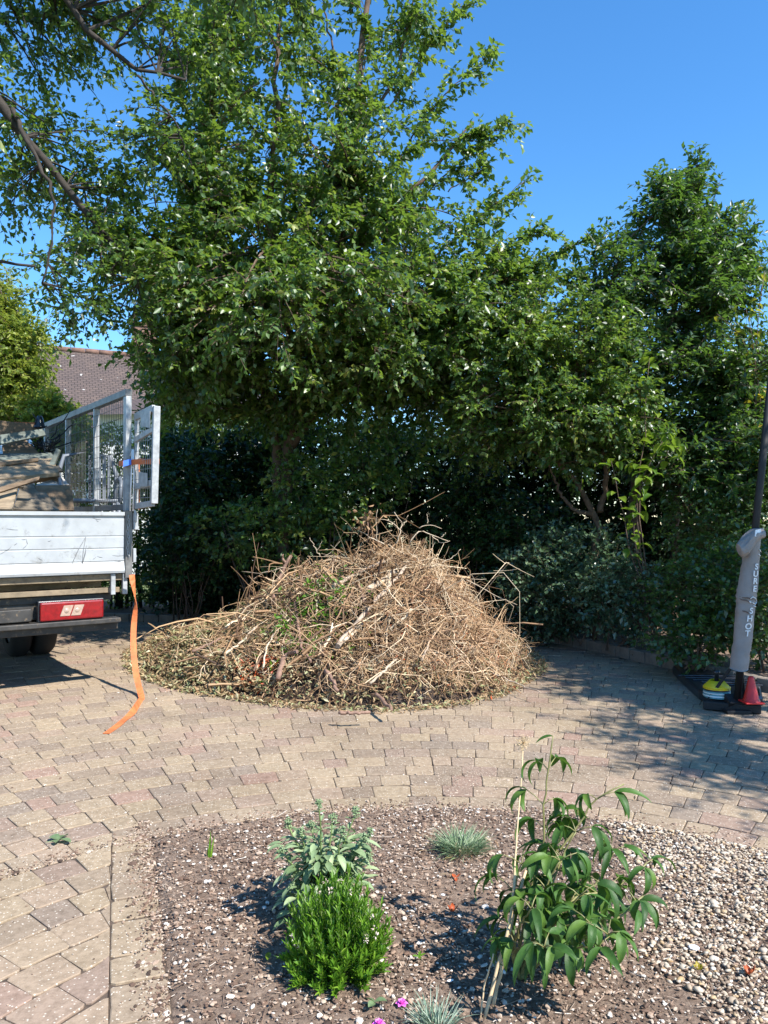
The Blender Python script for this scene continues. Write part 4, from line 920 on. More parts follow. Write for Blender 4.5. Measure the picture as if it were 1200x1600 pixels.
panel('board', 'thin grey green plank lying flat over the middle panel', 'board', [(-60, 724, 7.0), (86, 720, 7.6), (80, 711, 7.8), (-60, 714, 7.2)], .025, pl4)
panel('board', 'upright tan board under the slanting grey green plank', 'board', [(5, 714, 7.5), (62, 712, 7.7), (40, 690, 7.75), (3, 698, 7.55)], .03, pl3)
panel('plank', 'slanting grey green plank near the top of the load', 'plank', [(-60, 708, 7.1), (70, 682, 7.6), (66, 672, 7.62), (-60, 690, 7.12)], .05, pl4)
panel('board', 'brown board topmost at the left of the load', 'board', [(-60, 700, 7.6), (64, 676, 8.0), (60, 664, 8.0), (-60, 652, 7.6)], .05, pl3)
panel('board', 'orange painted strip on the rim of the topmost board', 'board', [(22, 668, 7.95), (66, 668, 8.08), (66, 661, 8.08), (22, 659, 7.95)], .02, pm('orange_board', (.55, .16, .05)))
q = NM(); c0 = at(62, 668, 7.9); q.lathe((0, 0, 0), [(.06, 0), (.05, .02), (.03, .1), (.022, .12), (0, .12)], 16); o = q.build('black_cap', M['black_plastic']); o.location = c0; tag(o, 'small black cone shaped cap on top of the truck load', 'cap')
panel('plank', 'narrow dark brown batten leaning across the front of the load', 'plank', [(-60, 790, 6.2), (60, 752, 6.6), (62, 746, 6.62), (-60, 780, 6.22)], .03, pl3)
panel('plank', 'short pale batten poking up beside the netting', 'plank', [(70, 740, 7.3), (88, 700, 7.35), (94, 703, 7.36), (78, 744, 7.3)], .03, pl4)
panel('plank', 'broken splintered plank end above the whitish board', 'plank', [(30, 748, 7.0), (98, 738, 7.3), (90, 730, 7.32), (28, 739, 7.02)], .03, pl2)
panel('plank', 'thin brown lath lying under the thin grey green plank', 'plank', [(-60, 738, 6.9), (60, 722, 7.2), (60, 717, 7.2), (-60, 731, 6.92)], .02, pl3)
panel('board', 'torn dark board in the shadow between the two biggest boards', 'board', [(-60, 770, 6.35), (36, 763, 6.8), (34, 750, 6.85), (-60, 756, 6.4)], .02, pl2)
# tangle of dark net behind the boards
q = NM(); 
for _ in range(46):
    a = at(rng.uniform(50, 82), rng.uniform(684, 716), 7.9); b_ = a + rng.normal(0, .13, 3); q.tube(wig([a, (a + b_) / 2 + rng.normal(0, .03, 3), b_], 6, .01) - at(66, 700, 7.9), .006, 4)
o = q.build('netting', M['black']); o.location = at(66, 700, 7.9); tag(o, 'tangle of dark netting stuffed beside the boards on the truck', 'netting')
# plastic garden chair on the load
def chair():
    c = at(140, 785, 7.5); root = empty('garden_chair', c, R(25)); tag(root, 'grey plastic garden chair standing inside the truck cage', 'chair')
    q = NM(); q.bx(-.24, .24, -.24, .22, .0, .03); q.build('seat', M['chair_grey'], root, bevel=.01)
    q = NM(); q.tube([(-.26, .22, 0), (-.27, .26, .3), (-.22, .29, .47), (0, .30, .52), (.22, .29, .47), (.27, .26, .3), (.26, .22, 0)], .022, 8)
    for x in np.linspace(.02, .2, 5): q.bx(x - .014, x + .014, .25, .27, .02, .48)
    q.build('backrest', M['chair_grey'], root)
    for sx in (-1, 1):
        q = NM(); q.tube([(sx * .27, .24, .22), (sx * .28, 0, .24), (sx * .27, -.22, .2), (sx * .26, -.24, 0)], .02, 8); q.build('armrest', M['chair_grey'], root)
        for y in (-.23, .21):
            q = NM(); q.tube([(sx * .24, y, 0), (sx * .27, y * 1.1, -.38)], [.022, .016], 8); q.build('leg', M['chair_grey'], root)
chair()
#@@PILE
# ------------------------------------------------------------------ heap of cut branches
foot = np.array([(-2.72, 8.7), (-2.45, 7.6), (-1.95, 6.75), (-1.25, 6.18), (-.57, 5.80), (0, 5.70), (.62, 5.92), (1.18, 6.7), (1.52, 7.7), (1.45, 8.7), (.8, 9.3), (-.5, 9.5), (-1.8, 9.4)])
fc = np.array([-.35, 7.6]); fa = np.arctan2(foot[:, 1] - fc[1], foot[:, 0] - fc[0]); fr = np.hypot(*(foot - fc).T); o_ = np.argsort(fa); fa, fr = fa[o_], fr[o_]
def rho(X, Y):
    a = np.arctan2(Y - fc[1], X - fc[0]); rr = np.interp(a, np.r_[fa[-1] - 2 * math.pi, fa, fa[0] + 2 * math.pi], np.r_[fr[-1], fr, fr[0]])
    return np.hypot(X - fc[0], Y - fc[1]) / rr
def pile_z(X, Y):
    r = rho(X, Y); e = np.clip(1 - r, 0, 1)
    h = .80 * np.exp(-(((X - .26) / .62) ** 2 + ((Y - 7.35) / .95) ** 2)) + .62 * np.exp(-(((X + .70) / .62) ** 2 + ((Y - 7.5) / 1.0) ** 2)) + .14 * np.exp(-(((X + 1.6) / .6) ** 2 + ((Y - 7.9) / .8) ** 2))
    for hx, hy, hr, hd in ((-.72, 6.62, .16, .22), (-.35, 6.55, .13, .18), (.02, 6.95, .17, .24), (-.25, 7.0, .10, .15), (-.95, 6.85, .14, .16), (.35, 6.45, .15, .16), (-.05, 6.35, .14, .14), (.75, 6.75, .13, .13), (-1.3, 6.9, .15, .10)):
        h = h - hd * np.exp(-((X - hx) ** 2 + (Y - hy) ** 2) / hr ** 2)
    h = np.maximum(h, 0) * np.clip(e / .32, 0, 1) ** .7 + .14 * np.clip(e / .12, 0, 1)
    return h + np.clip(e / .2, 0, 1) * (.15 * vnoise(X, Y, 5, 21) + .12 * vnoise(X, Y, 12, 22))
def brush_pile():
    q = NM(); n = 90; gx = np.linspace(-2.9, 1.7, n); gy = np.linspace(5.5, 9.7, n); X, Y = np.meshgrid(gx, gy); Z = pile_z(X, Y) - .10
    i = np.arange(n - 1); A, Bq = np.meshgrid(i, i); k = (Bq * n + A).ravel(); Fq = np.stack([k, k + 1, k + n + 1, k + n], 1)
    inside = (rho(X, Y) < .97).ravel(); Fq = Fq[inside[Fq].all(1)]; q.add(np.stack([X, Y, Z], -1).reshape(-1, 3), Fq, .02, 0)  # near-black base sheet stands in for shade deep between the twigs
    # twigs
    def twigs(N, Lm, r0, cx=None, sx=None, tone_lo=0.2, tone_hi=.95, lift=.08, K=6, curl=.18, side=4, aim=None, stand=0.0):
        X = []; Y = []
        while len(X) < N:
            if cx is None: x, y = rng.uniform(-2.7, 1.5), rng.uniform(5.7, 9.3)
            else: x, y = rng.normal(cx[0], sx[0]), rng.normal(cx[1], sx[1])
            r_ = rho(x, y)
            if r_ < .97 and rng.random() > (r_ - .72) * 2.6: X.append(x); Y.append(y)
        X = np.array(X); Y = np.array(Y); Z = pile_z(X, Y) + rng.uniform(-.13, lift, N)
        e = .05; gx_ = (pile_z(X + e, Y) - pile_z(X - e, Y)) / (2 * e); gy_ = (pile_z(X, Y + e) - pile_z(X, Y - e)) / (2 * e)
        gx_ = np.clip(gx_, -.9, .9); gy_ = np.clip(gy_, -.9, .9)
        a = rng.random(N) * 6.28 if aim is None else rng.normal(aim[0], aim[1], N)
        D = np.stack([np.cos(a), np.sin(a), gx_ * np.cos(a) + gy_ * np.sin(a)], 1) + rng.normal(0, .22, (N, 3)) + [0, 0, stand]; D = unit(D)
        L = Lm * rng.gamma(4, .25, N)[:, None]; c = np.stack([X, Y, Z], 1); s = unit(np.cross(D, rng.normal(0, 1, (N, 3))))
        p0, p2 = c - D * L / 2, c + D * L / 2; p1 = c + s * L * rng.normal(0, curl * 1.6, (N, 1))
        P = bez(p0, p1, p2, K) + rng.normal(0, .012, (N, K, 3)) * np.minimum(1, L * 2)[:, :, None]
        P[..., 2] = np.maximum(P[..., 2], .008)
        rad = r0 * rng.uniform(.6, 1.5, (N, 1)) * np.linspace(1.2, .5, K)[None]
        tn = np.clip(rng.uniform(tone_lo, tone_hi, N) - .22 * (Z < pile_z(X, Y) - .03), 0, 1)  # twigs below the surface toned darker, as shade inside the heap
        V, Q = batch_tubes(P, rad, side); q.add(V, Q, np.repeat(tn, (K - 1) * side), 0)
        # side shoots
        for t0 in (.35, .6, .8):
            t = np.clip(t0 + rng.normal(0, .06, N), 0, 1)[:, None]; st = p0 * (1 - t) ** 2 + 2 * p1 * t * (1 - t) + p2 * t ** 2
            d = unit(D * .7 + unit(np.cross(D, rng.normal(0, 1, (N, 3)))) * .8 + [0, 0, .1 * stand]); l = L * rng.uniform(.15, .45, (N, 1)); keep = rng.random(N) < .7
            en = st + d * l; md = (st + en) / 2 + rng.normal(0, .015, (N, 3)); PP = bez(st, md, en, 4); PP[..., 2] = np.maximum(PP[..., 2], .006)
            V, Q = batch_tubes(PP[keep], (rad[keep, :1] * .55) * np.linspace(1, .5, 4)[None], 3); q.add(V, Q, np.repeat(tn[keep], 9), 0)
    twigs(950, .34, .0042, (-.2, 7.2), (.8, .9), tone_lo=.05, tone_hi=.85, curl=.25)
    twigs(1400, .22, .0026, (-.1, 7.2), (.9, .9), tone_lo=.2, tone_hi=.9, curl=.35)
    twigs(500, .22, .0026, tone_lo=.2, tone_hi=.9, curl=.35)
    twigs(1900, .26, .0027, (.5, 7.1), (.5, .8), .3, .95, .12, curl=.45)
    twigs(2200, .17, .0022, (.6, 7.0), (.5, .8), .55, 1.0, .12, curl=.5); twigs(1500, .15, .002, (.75, 6.9), (.4, .6), .9, 1.0, .10, curl=.5)
    twigs(420, .42, .0075, (-.4, 7.2), (.7, .8), .15, .85, .08)
    twigs(120, .50, .009, (-.5, 6.9), (.6, .5), .15, .7, .12, curl=.2); twigs(110, .60, .010, (-.1, 7.0), (.7, .6), .3, .9, .10)
    twigs(120, .36, .0040, (.25, 7.35), (.22, .3), .5, .9, .14, stand=1.3)
    twigs(60, .32, .0035, (1.0, 7.6), (.25, .5), .5, .9, .12, stand=.9)
    twigs(70, .26, .0035, (-.6, 8.0), (.5, .4), .5, .9, .12, stand=1.2)
    twigs(1300, .28, .0028, (-1.1, 6.9), (.6, .5), .4, .92, .05, aim=(R(200), .6), curl=.3)
    twigs(900, .40, .0028, (.3, 7.0), (.6, .6), .5, .92, .13, aim=(R(-100), .7), curl=.35)
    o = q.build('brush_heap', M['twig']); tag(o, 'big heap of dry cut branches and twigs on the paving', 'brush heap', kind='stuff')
brush_pile()
def litter(name, label, N, sampler, mat, L=(.03, .07), tone_=None, lift=.05, flat=.5):
    pts = []
    while len(pts) < N:
        x, y = sampler()
        if rho(x, y) < 1.05: pts.append((x, y))
    P = np.array(pts); r = rho(P[:, 0], P[:, 1]); z = np.where(r < .97, pile_z(P[:, 0], P[:, 1]), 0) + rng.random(N) * lift * np.clip(1.15 - r, .05, 1) + .005
    a = rng.random(N) * 6.28; q = NM(); l = rng.uniform(*L, N)
    V, Q, k = big_leaves(np.c_[P, z], np.stack([np.cos(a), np.sin(a), rng.normal(0, flat, N)], 1), np.array([[0, 0, 1.]]) + rng.normal(0, flat, (N, 3)), l, l * rng.uniform(.3, .55, N), rng.normal(.4, .9, N), fold=.5, seg=2)
    q.add(V, Q, np.repeat(rng.random(N) if tone_ is None else rng.uniform(*tone_, N), k), 0, True); o = q.build(name, mat); tag(o, label, 'leaf litter', kind='stuff'); return o
litter('dry_leaf_litter', 'dry curled leaves scattered through the heap', 9500, lambda: (rng.uniform(-2.8, 1.6), rng.uniform(5.5, 9.4)), M['leaf_dry'], (.022, .055), (0, .85), .12)
def rim():
    a = rng.uniform(0, 2 * math.pi); r = np.interp(a if a < math.pi else a - 2 * math.pi, np.r_[fa[-1] - 2 * math.pi, fa, fa[0] + 2 * math.pi], np.r_[fr[-1], fr, fr[0]]) * (1 - np.abs(rng.normal(-.0, .11))) * 1.035
    return fc[0] + r * math.cos(a), fc[1] + r * math.sin(a)
litter('green_leaf_litter', 'greyish green wilted leaves banked round the foot of the heap', 6000, rim, M['leaf_litter'], (.025, .06), (.3, 1.0), .14)
litter('left_leaf_litter', 'thick mat of crumpled olive and tan leaves spread over the low left side of the heap', 9000, lambda: (rng.normal(-1.65, .42), rng.normal(7.3, .7)), M['leaf_litter'], (.03, .075), (.15, 1.0), .13)
litter('red_leaf_litter', 'orange brown dead leaves in the heap front', 420, lambda: (rng.normal(-1.05, .12), rng.normal(6.35, .12)) if rng.random() < .5 else (rng.normal(.55, .5), rng.normal(6.7, .5)), M['rust_leaf'], (.03, .07), None, .09)
litter('wilted_green_leaves', 'fresh green leaves caught in the middle of the heap', 700, lambda: (rng.normal(-.62, .20), rng.normal(6.75, .22)), M['leaf_bush'], (.045, .085), (0, .6), .22)
litter('brown_leaf_cluster', 'crisp brown leaf cluster near the top of the heap', 300, lambda: (rng.normal(.0, .16), rng.normal(7.1, .12)), M['leaf_dry'], (.05, .09), (.1, .5), .16)

# larger branches lying on the heap: each is a thing of its own
def on_pile(px, py, lift=.03):
    """march the photo ray to the heap surface"""
    for Y in np.arange(4.5, 9.4, .01):
        p = at(px, py, Y)
        if p[2] <= (pile_z(p[0], p[1]) if rho(p[0], p[1]) < 1 else 0) + lift: return p
    return at(px, py, 7.4)
BR = [('forked brown branch standing at the left shoulder of the heap', [(425, 942), (436, 905), (447, 880), (455, 868)], .022, .016, 'wood_brown', [[(447, 880), (440, 872), (442, 866)]]),
      ('long crooked brown branch hanging down the left front of the heap', [(461, 938), (466, 975), (470, 1010), (486, 1034)], .014, .010, 'wood_brown', []),
      ('short thick brown stump end low on the left front of the heap', [(434, 1062), (440, 1040), (447, 1022), (464, 1018)], .022, .017, 'wood_brown', []),
      ('thin pale curved branch left of the crooked brown one', [(411, 1045), (414, 1015), (428, 990), (452, 968)], .008, .006, 'wood_pale', []),
      ('straight pale stick lying down the left slope', [(352, 1022), (378, 1002), (402, 978)], .011, .008, 'wood_pale', []),
      ('thick pale debarked limb at the middle of the heap', [(575, 922), (598, 907), (622, 890)], .032, .024, 'wood_pale', []),
      ('long grey limb rising to the right across the middle of the heap', [(520, 915), (548, 902), (580, 885), (602, 877)], .020, .014, 'wood', []),
      ('grey limb running under the pale debarked limb', [(528, 1010), (560, 970), (590, 935), (640, 880)], .022, .014, 'wood', []),
      ('upright cut brown branch left of the debarked limb', [(562, 915), (569, 940), (573, 960)], .018, .013, 'wood_brown', []),
      ('pale branch slanting through the lower middle of the heap', [(537, 1002), (556, 985), (570, 972)], .016, .012, 'wood_pale', []),
      ('dark branch stub pointing down at the centre foot of the heap', [(508, 1048), (520, 1065), (529, 1080)], .018, .013, 'wood_brown', []),
      ('grey limb lying on top left of the fresh green leaves', [(497, 905), (498, 940), (492, 965)], .012, .009, 'wood', []),
      ('pale straight stick low at the right of centre', [(578, 1068), (600, 1048), (620, 1030)], .010, .008, 'wood_pale', []),
      ('dark log flat on the paving at the front foot of the heap', [(530, 1113), (555, 1114), (578, 1113)], .013, .010, 'wood_brown', []),
      ('brown branch lying at the foot of the heap right of centre', [(588, 1085), (600, 1098), (612, 1108)], .016, .011, 'wood_brown', []),
      ('reddish brown stick lying across the left slope', [(300, 1018), (330, 1005), (345, 998)], .012, .008, 'wood_brown', []),
      ('long thin stick fallen on the paving at the right foot of the heap', [(770, 1052), (812, 1070), (845, 1082)], .006, .004, 'wood', []),
      ('grey stick poking down the right front of the heap', [(660, 1030), (672, 1000), (690, 975)], .009, .006, 'wood', [])]
for lab, pts, r0, r1, mt, forks in BR:
    P = np.array([on_pile(*p, lift=r0 + .09) for p in pts]); c0 = P[0]; q = NM(); W_ = wig(P, 12, .006); q.tube(W_ - c0, np.linspace(r0, r1, 12) * (1 + .1 * np.sin(np.arange(12) * 2.1)), 10)
    for fk in forks:
        q.tube(wig([on_pile(*p, lift=r0 + .10) for p in fk], 8, .004) - c0, np.linspace(r1, r1 * .6, 8), 8)
    o = q.build('branch', M[mt]); o.location = c0; tag(o, lab, 'branch', 'cut branches on the heap')
# springy bare sprigs that stick up from the crest
def sprig(label, pts, kids, r=.007, mat='wood_pale'):
    P = np.array([at(*p) for p in pts]); c0 = P[0]; q = NM(); q.tube(wig(P, 10, .006) - c0, np.linspace(r, r * .45, 10), 6)
    for k in kids: q.tube(wig([at(*p) for p in k], 8, .005) - c0, np.linspace(r * .6, r * .3, 8), 5)
    o = q.build('twig', M[mat]); o.location = c0; tag(o, label, 'twig', 'bare twigs on the heap crest'); return o
sprig('branching bare twig arching over the right of the heap crest', [(640, 850, 7.2), (655, 825, 7.2), (675, 838, 7.2), (700, 845, 7.2)], [[(655, 825, 7.2), (668, 818, 7.2), (690, 826, 7.2)], [(675, 838, 7.2), (690, 850, 7.2), (703, 845, 7.2)], [(668, 818, 7.2), (667, 803, 7.2)], [(690, 840, 7.2), (696, 832, 7.2)]])
sprig('upright bare twig at the very peak of the heap', [(618, 850, 7.3), (630, 822, 7.3), (616, 800, 7.3)], [[(630, 822, 7.3), (638, 805, 7.3)], [(628, 830, 7.3), (610, 812, 7.3), (590, 812, 7.3)]])
sprig('bare twig curving up left of the peak', [(600, 850, 7.2), (578, 840, 7.2), (553, 824, 7.2)], [[(590, 846, 7.2), (588, 820, 7.2), (590, 796, 7.2)]])
sprig('long bare twig springing out of the right shoulder of the heap', [(700, 900, 7.3), (735, 905, 7.3), (770, 930, 7.3), (808, 945, 7.3)], [[(735, 905, 7.3), (760, 905, 7.3)], [(770, 930, 7.3), (780, 950, 7.3)]], .005)
sprig('thin twig pointing up from the right slope', [(690, 880, 7.3), (712, 868, 7.3), (720, 858, 7.3)], [], .005)
sprig('thin twig reaching left from the heap shoulder into the hedge shade', [(445, 885, 7.6), (410, 897, 7.6), (378, 893, 7.7)], [[(410, 897, 7.6), (395, 905, 7.6)]], .006, 'wood')
sprig('short twig fan on the left shoulder of the crest', [(500, 870, 7.5), (490, 852, 7.5), (484, 840, 7.5)], [[(495, 860, 7.5), (503, 846, 7.5)], [(505, 870, 7.5), (520, 862, 7.5), (532, 845, 7.5)]], .005)
# brown withered leaf head on the crest
P = rng.normal(0, 1, (60, 3)) * [.05, .04, .07]; c0 = at(574, 812, 7.15)
V, Q, k = big_leaves(P, unit(rng.normal(0, 1, (60, 3))), rng.normal(0, 1, (60, 3)), rng.uniform(.04, .08, 60), rng.uniform(.02, .04, 60), rng.normal(.8, .8, 60), seg=3)
q = NM(); q.add(V, Q, np.repeat(rng.uniform(.1, .45, 60), k), 0, True); o = q.build('withered_sprig', M['leaf_dry']); q = NM(); q.tube([(0, 0, -.22), (.01, 0, -.1), (0, 0, .02)], .005, 5, a=.3); q.build('stem', M['wood_brown'], o); o.location = c0; tag(o, 'withered brown leafy sprig sticking up left of the heap peak', 'sprig')
#@@RIGHT
# ------------------------------------------------------------------ padded pole on its stand
def pole_stand():
    b = ground(1147, 1112); root = empty('basketball_stand', (b[0], b[1], 0)); tag(root, 'black pole stand wrapped in lettered grey padding at the right edge', 'basketball stand')
    Yp = b[1]
    def rel(px, py, Y=Yp): return at(px, py, Y) - np.array([b[0], b[1], 0])
    bot = rel(1151, 1100); top = rel(1200, 640); up = (top - bot) / (top[2] - bot[2]); hi = bot + up * (3.3 - bot[2])
    q = NM(); q.tube([bot, hi], .026, 16); q.build('pole', M['black'], root)
    e0, e1 = rel(1099, 1112, Yp + .08), rel(1189, 1128, Yp - .06); e0[2] = e1[2] = .035
    q = NM(); q.bar(e0, e1, .08, .06); q.bx(-.09, .09, -.09, .09, .0, .028); q.bar((0, 0, .10), (0, .05, .02), .1, .1); q.build('foot_bar', M['black'], root, bevel=.006)
    q = NM(); q.bar(rel(1102, 1100, Yp + .12), rel(1148, 1035, Yp), .022, .022); q.bar(rel(1165, 1105, Yp + .12), rel(1157, 1030, Yp), .022, .022); q.build('brace', M['black'], root, bevel=.003)
    # padding: a sleeve with wrinkles and a flap
    def onp(py): z = rel(1150, py)[2]; return bot + up * (z - bot[2])
    rows = []; pys = np.linspace(1046, 834, 60); N = 28; t = np.arange(N) * 2 * math.pi / N
    xa = {1046: (1141, 1168), 1000: (1147, 1174), 940: (1151, 1179), 932: (1150, 1180), 915: (1154, 1183), 880: (1160, 1185), 840: (1163, 1188), 834: (1166, 1189)}
    ks = sorted(xa); L = [xa[k][0] for k in ks]; Rr = [xa[k][1] for k in ks]
    V = []
    for i, py in enumerate(pys):
        l, r = np.interp(py, ks, L), np.interp(py, ks, Rr); c = rel((l + r) / 2, py, Yp - .01); w = (r - l) / 2 / F * Yp
        wr = 1 + .05 * math.sin(py * .9) * math.exp(-((py - 934) / 10) ** 2) * 1.6 + .03 * math.sin(py * 1.4) * math.exp(-((py - 955) / 9) ** 2)
        rr = w * (wr + .03 * np.sin(t * 3 + py * .03) + .018 * np.sin(t * 5 - py * .11) + .03 * np.sin(t * 2 + py * .35) * (.4 + .6 * math.sin(py * .045) ** 2))
        V.append(np.stack([c[0] + rr * np.cos(t), c[1] + rr * np.sin(t), np.full(N, c[2]) + .006 * np.sin(t * 2 + py * .2)], 1))
    V = np.concatenate(V); i = np.arange(N); j = (i + 1) % N; q = NM(); q.add(V, np.concatenate([np.stack([k * N + i, k * N + j, (k + 1) * N + j, (k + 1) * N + i], 1) for k in range(59)]), .5, 0, True)
    for k0 in (0, 59 * N): q.F.append(np.arange(k0, k0 + N)[None]); q.A.append(np.full(1, .5)); q.M.append(np.zeros(1, int)); q.S.append(np.zeros(1, bool))
    pad = q.build('padding', M['pad'], root)
    # loose hood of the sleeve folded over at the top
    up_ = [(1189.5, 825), (1183, 826), (1175, 827.5), (1169, 832), (1162, 839), (1156, 845), (1152, 850), (1153, 854)]
    lo_ = [(1189, 842), (1184, 843), (1179, 847), (1175, 852), (1171, 859), (1167, 868), (1160, 871), (1157, 867)]
    V = []; nn = 20; tt = np.arange(nn) * 2 * math.pi / nn; fr_ = rng.normal(0, .10, nn)
    for k, (a_, b_) in enumerate(zip(up_, lo_)):
        A_, B_ = rel(*a_, Yp - .03 - .006 * k), rel(*b_, Yp - .03 - .006 * k); c = (A_ + B_) / 2; hh = (A_ - B_) / 2; dp = np.interp(k, [0, 2, 5, 7], [.07, .085, .06, .035])
        w = 1 + fr_ * (.5 + .5 * math.sin(k * 1.9)) + .06 * np.sin(tt * 4 + k * 1.3)
        V.append(c + np.outer(np.sign(np.cos(tt)) * np.abs(np.cos(tt)) ** .8 * w, hh) + np.outer(np.sin(tt) * w, [0, -dp, 0]))
    V = np.concatenate(V); i = np.arange(nn); j = (i + 1) % nn; q = NM(); q.add(V, np.concatenate([np.stack([k * nn + i, k * nn + j, (k + 1) * nn + j, (k + 1) * nn + i], 1) for k in range(7)]), .5, 0, False)
    for k0 in (0, 7 * nn): q.F.append(np.arange(k0, k0 + nn)[None]); q.A.append(np.full(1, .5)); q.M.append(np.zeros(1, int)); q.S.append(np.zeros(1, bool))
    q.build('flap', M['pad'], pad)
    lb = NM(); lb.slab([rel(1179, 838, Yp - .125), rel(1188, 840, Yp - .11), rel(1188.5, 827, Yp - .10), rel(1180, 828, Yp - .115)], .004); lb.build('label_patch', M['lettering'], pad)
    # lettering stacked down the padding
    def glyph(ch, px, py, size):
        cu = bpy.data.curves.new('letter', 'FONT'); cu.body = ch; cu.size = size; cu.align_x = 'CENTER'; cu.align_y = 'CENTER'; cu.extrude = .0015; cu.offset = .0012
        tmp = bpy.data.objects.new('tmp', cu); col.objects.link(tmp); dg = bpy.context.evaluated_depsgraph_get(); dg.update()
        me = bpy.data.meshes.new_from_object(tmp.evaluated_get(dg)); bpy.data.objects.remove(tmp)
        co = np.array([v.co[:] for v in me.vertices]); l, r = np.interp(py, ks, L), np.interp(py, ks, Rr); c = rel((l + r) / 2, py, Yp - .01); w = (r - l) / 2 / F * Yp + .007
        x0 = rel(px, py, Yp)[0] - c[0]; a0 = math.asin(max(-.9, min(.9, x0 / w)))
        a = a0 + co[:, 0] / w; rr = w + co[:, 2]
        for v, aa, r_, zz in zip(me.vertices, a, rr, co[:, 1]):
            cz = c + up * zz; v.co = (cz[0] + r_ * math.sin(aa), cz[1] - r_ * math.cos(aa), c[2] + zz)
        me.materials.clear(); me.materials.append(M['lettering']); o = bpy.data.objects.new('letter', me); col.objects.link(o); o.parent = pad
    for ch, px, py in (('S', 1174.5, 885), ('U', 1173.0, 896), ('R', 1172.0, 907), ('E', 1171.0, 919), ('S', 1166.0, 953), ('H', 1163.5, 965), ('O', 1161.5, 977), ('T', 1160.0, 988)):
        glyph(ch, px, py, .060)
    # worn round emblem between the two words
    def onpad(px, py, off=.006):
        l, r = np.interp(py, ks, L), np.interp(py, ks, Rr); c = rel((l + r) / 2, py, Yp - .01); w = (r - l) / 2 / F * Yp + off; x0 = rel(px, py, Yp)[0] - c[0]
        x0 = max(-w * .95, min(w * .95, x0)); return np.array([c[0] + x0, c[1] - math.sqrt(w * w - x0 * x0), c[2]])
    for cy, cx0, cx1, dy in ((931, 1151, 1170, 4), (934.5, 1151, 1166, 5), (952, 1153, 1164, 5)):
        q = NM(); q.tube([onpad(cx0 + (cx1 - cx0) * u, cy + dy * u + .6 * math.sin(u * 9), .0005) for u in np.linspace(0, 1, 7)], [.002, .005, .006, .006, .005, .003, .001], 6); q.build('crease_shade', M['crease_shade'], pad)  # dark strips laid on the sleeve as painted shade in its folds
    q = NM(); q.tube([onpad(1164, 934), onpad(1168, 931), onpad(1174, 934), onpad(1176, 938)], .004, 4); q.tube([onpad(1168, 940), onpad(1173, 943), onpad(1177, 940)], .004, 4); q.tube([onpad(1163, 938), onpad(1165, 940)], .006, 4); q.tube([onpad(1170, 945), onpad(1175, 947)], .004, 4)
    q.tube([onpad(1180, 858), onpad(1184, 862)], .004, 4); q.tube([onpad(1179, 866), onpad(1183, 868)], .004, 4); q.build('emblem', M['lettering'], pad)
    return b
pb = pole_stand()
# low black plastic base slab behind the pole
def slab_thing():
    pts = [ground(1051, 1052), ground(1062, 1048), ground(1130, 1058), ground(1187, 1075), ground(1192, 1103), ground(1140, 1112), ground(1108, 1100), ground(1092, 1092), ground(1070, 1072)]
    P = np.array(pts); c = P.mean(0); h = .075; n = len(P); q = NM(); top = (P - c) * [.97, .97, 0] + [0, 0, h]
    V = np.concatenate([P - c, (P - c) * [1, 1, 0] + [0, 0, h * .75], top]); q.add(V, [[i, (i + 1) % n, (i + 1) % n + n, i + n] for i in range(n)] + [[i + n, (i + 1) % n + n, (i + 1) % n + 2 * n, i + 2 * n] for i in range(n)])
    q.F.append(np.arange(2 * n, 3 * n)[None]); q.A.append(np.full(1, .5)); q.M.append(np.zeros(1, int)); q.S.append(np.zeros(1, bool))
    for k in range(5):
        y0 = .18 - k * .09; q.bar((-.22 + k * .03, y0, h + .006), (.32, y0 - .03, h + .006), .02, .012)
    o = q.build('ballast_tank', M['black_plastic'], bevel=.006); o.location = (c[0], c[1], 0); tag(o, 'low glossy black ballast tank lying on the paving behind the padded pole', 'ballast tank'); return h
hs = slab_thing()
c = ground(1120, 1088, .08)
col_ = [M['disc_blue'], M['disc_white'], M['disc_blue'], M['disc_white'], M['disc_blue'], M['black_plastic'], M['yellow'], M['yellow']]
names = ['pale blue disc cone at the very bottom of the stack', 'white disc cone second from the bottom of the stack', 'pale blue disc cone between two white ones in the stack', 'white disc cone just under the upper blue one in the stack', 'pale blue disc cone next under the black one', 'black disc cone directly under the yellow ones', 'yellow disc cone under the topmost one', 'topmost yellow disc cone of the stack']
for k in range(8):
    q = NM(); q.lathe((0, 0, 0), [(.045, .048), (.05, .05), (.093, .006), (.098, .0), (.095, -.002), (.088, .004), (.046, .044), (.045, .048)], 28); o = q.build('disc_cone', col_[k]); o.location = (c[0] + rng.normal(0, .002), c[1] + rng.normal(0, .002), hs + .004 + k * .0105); tag(o, names[k], 'disc cone', 'stacked disc cones')
q = NM(); q.lathe((0, 0, 0), [(0, 0), (.035, 0), (.035, .006), (.018, .01), (.016, .17), (.024, .175), (.024, .20), (0, .20)], 14); o = q.build('cone_carrier', M['black_plastic']); o.location = (c[0] + .0, c[1], hs + .001); tag(o, 'black carrier spindle through the middle of the disc cones', 'carrier')
c = ground(1174, 1097, .09)
root = empty('traffic_cone', (c[0], c[1], hs + .012)); tag(root, 'small red sports cone standing beside the padded pole', 'cone')
q = NM(); q.lathe((0, 0, 0), [(.062, .012), (.052, .03), (.020, .178), (.017, .19), (.011, .19), (.011, .18), (.045, .03), (.058, .012)], 24); q.build('cone_body', M['cone_red'], root)
q = NM(); q.bx(-.068, .068, -.068, .068, 0, .012); q.build('cone_base', M['cone_red'], root, bevel=.004)
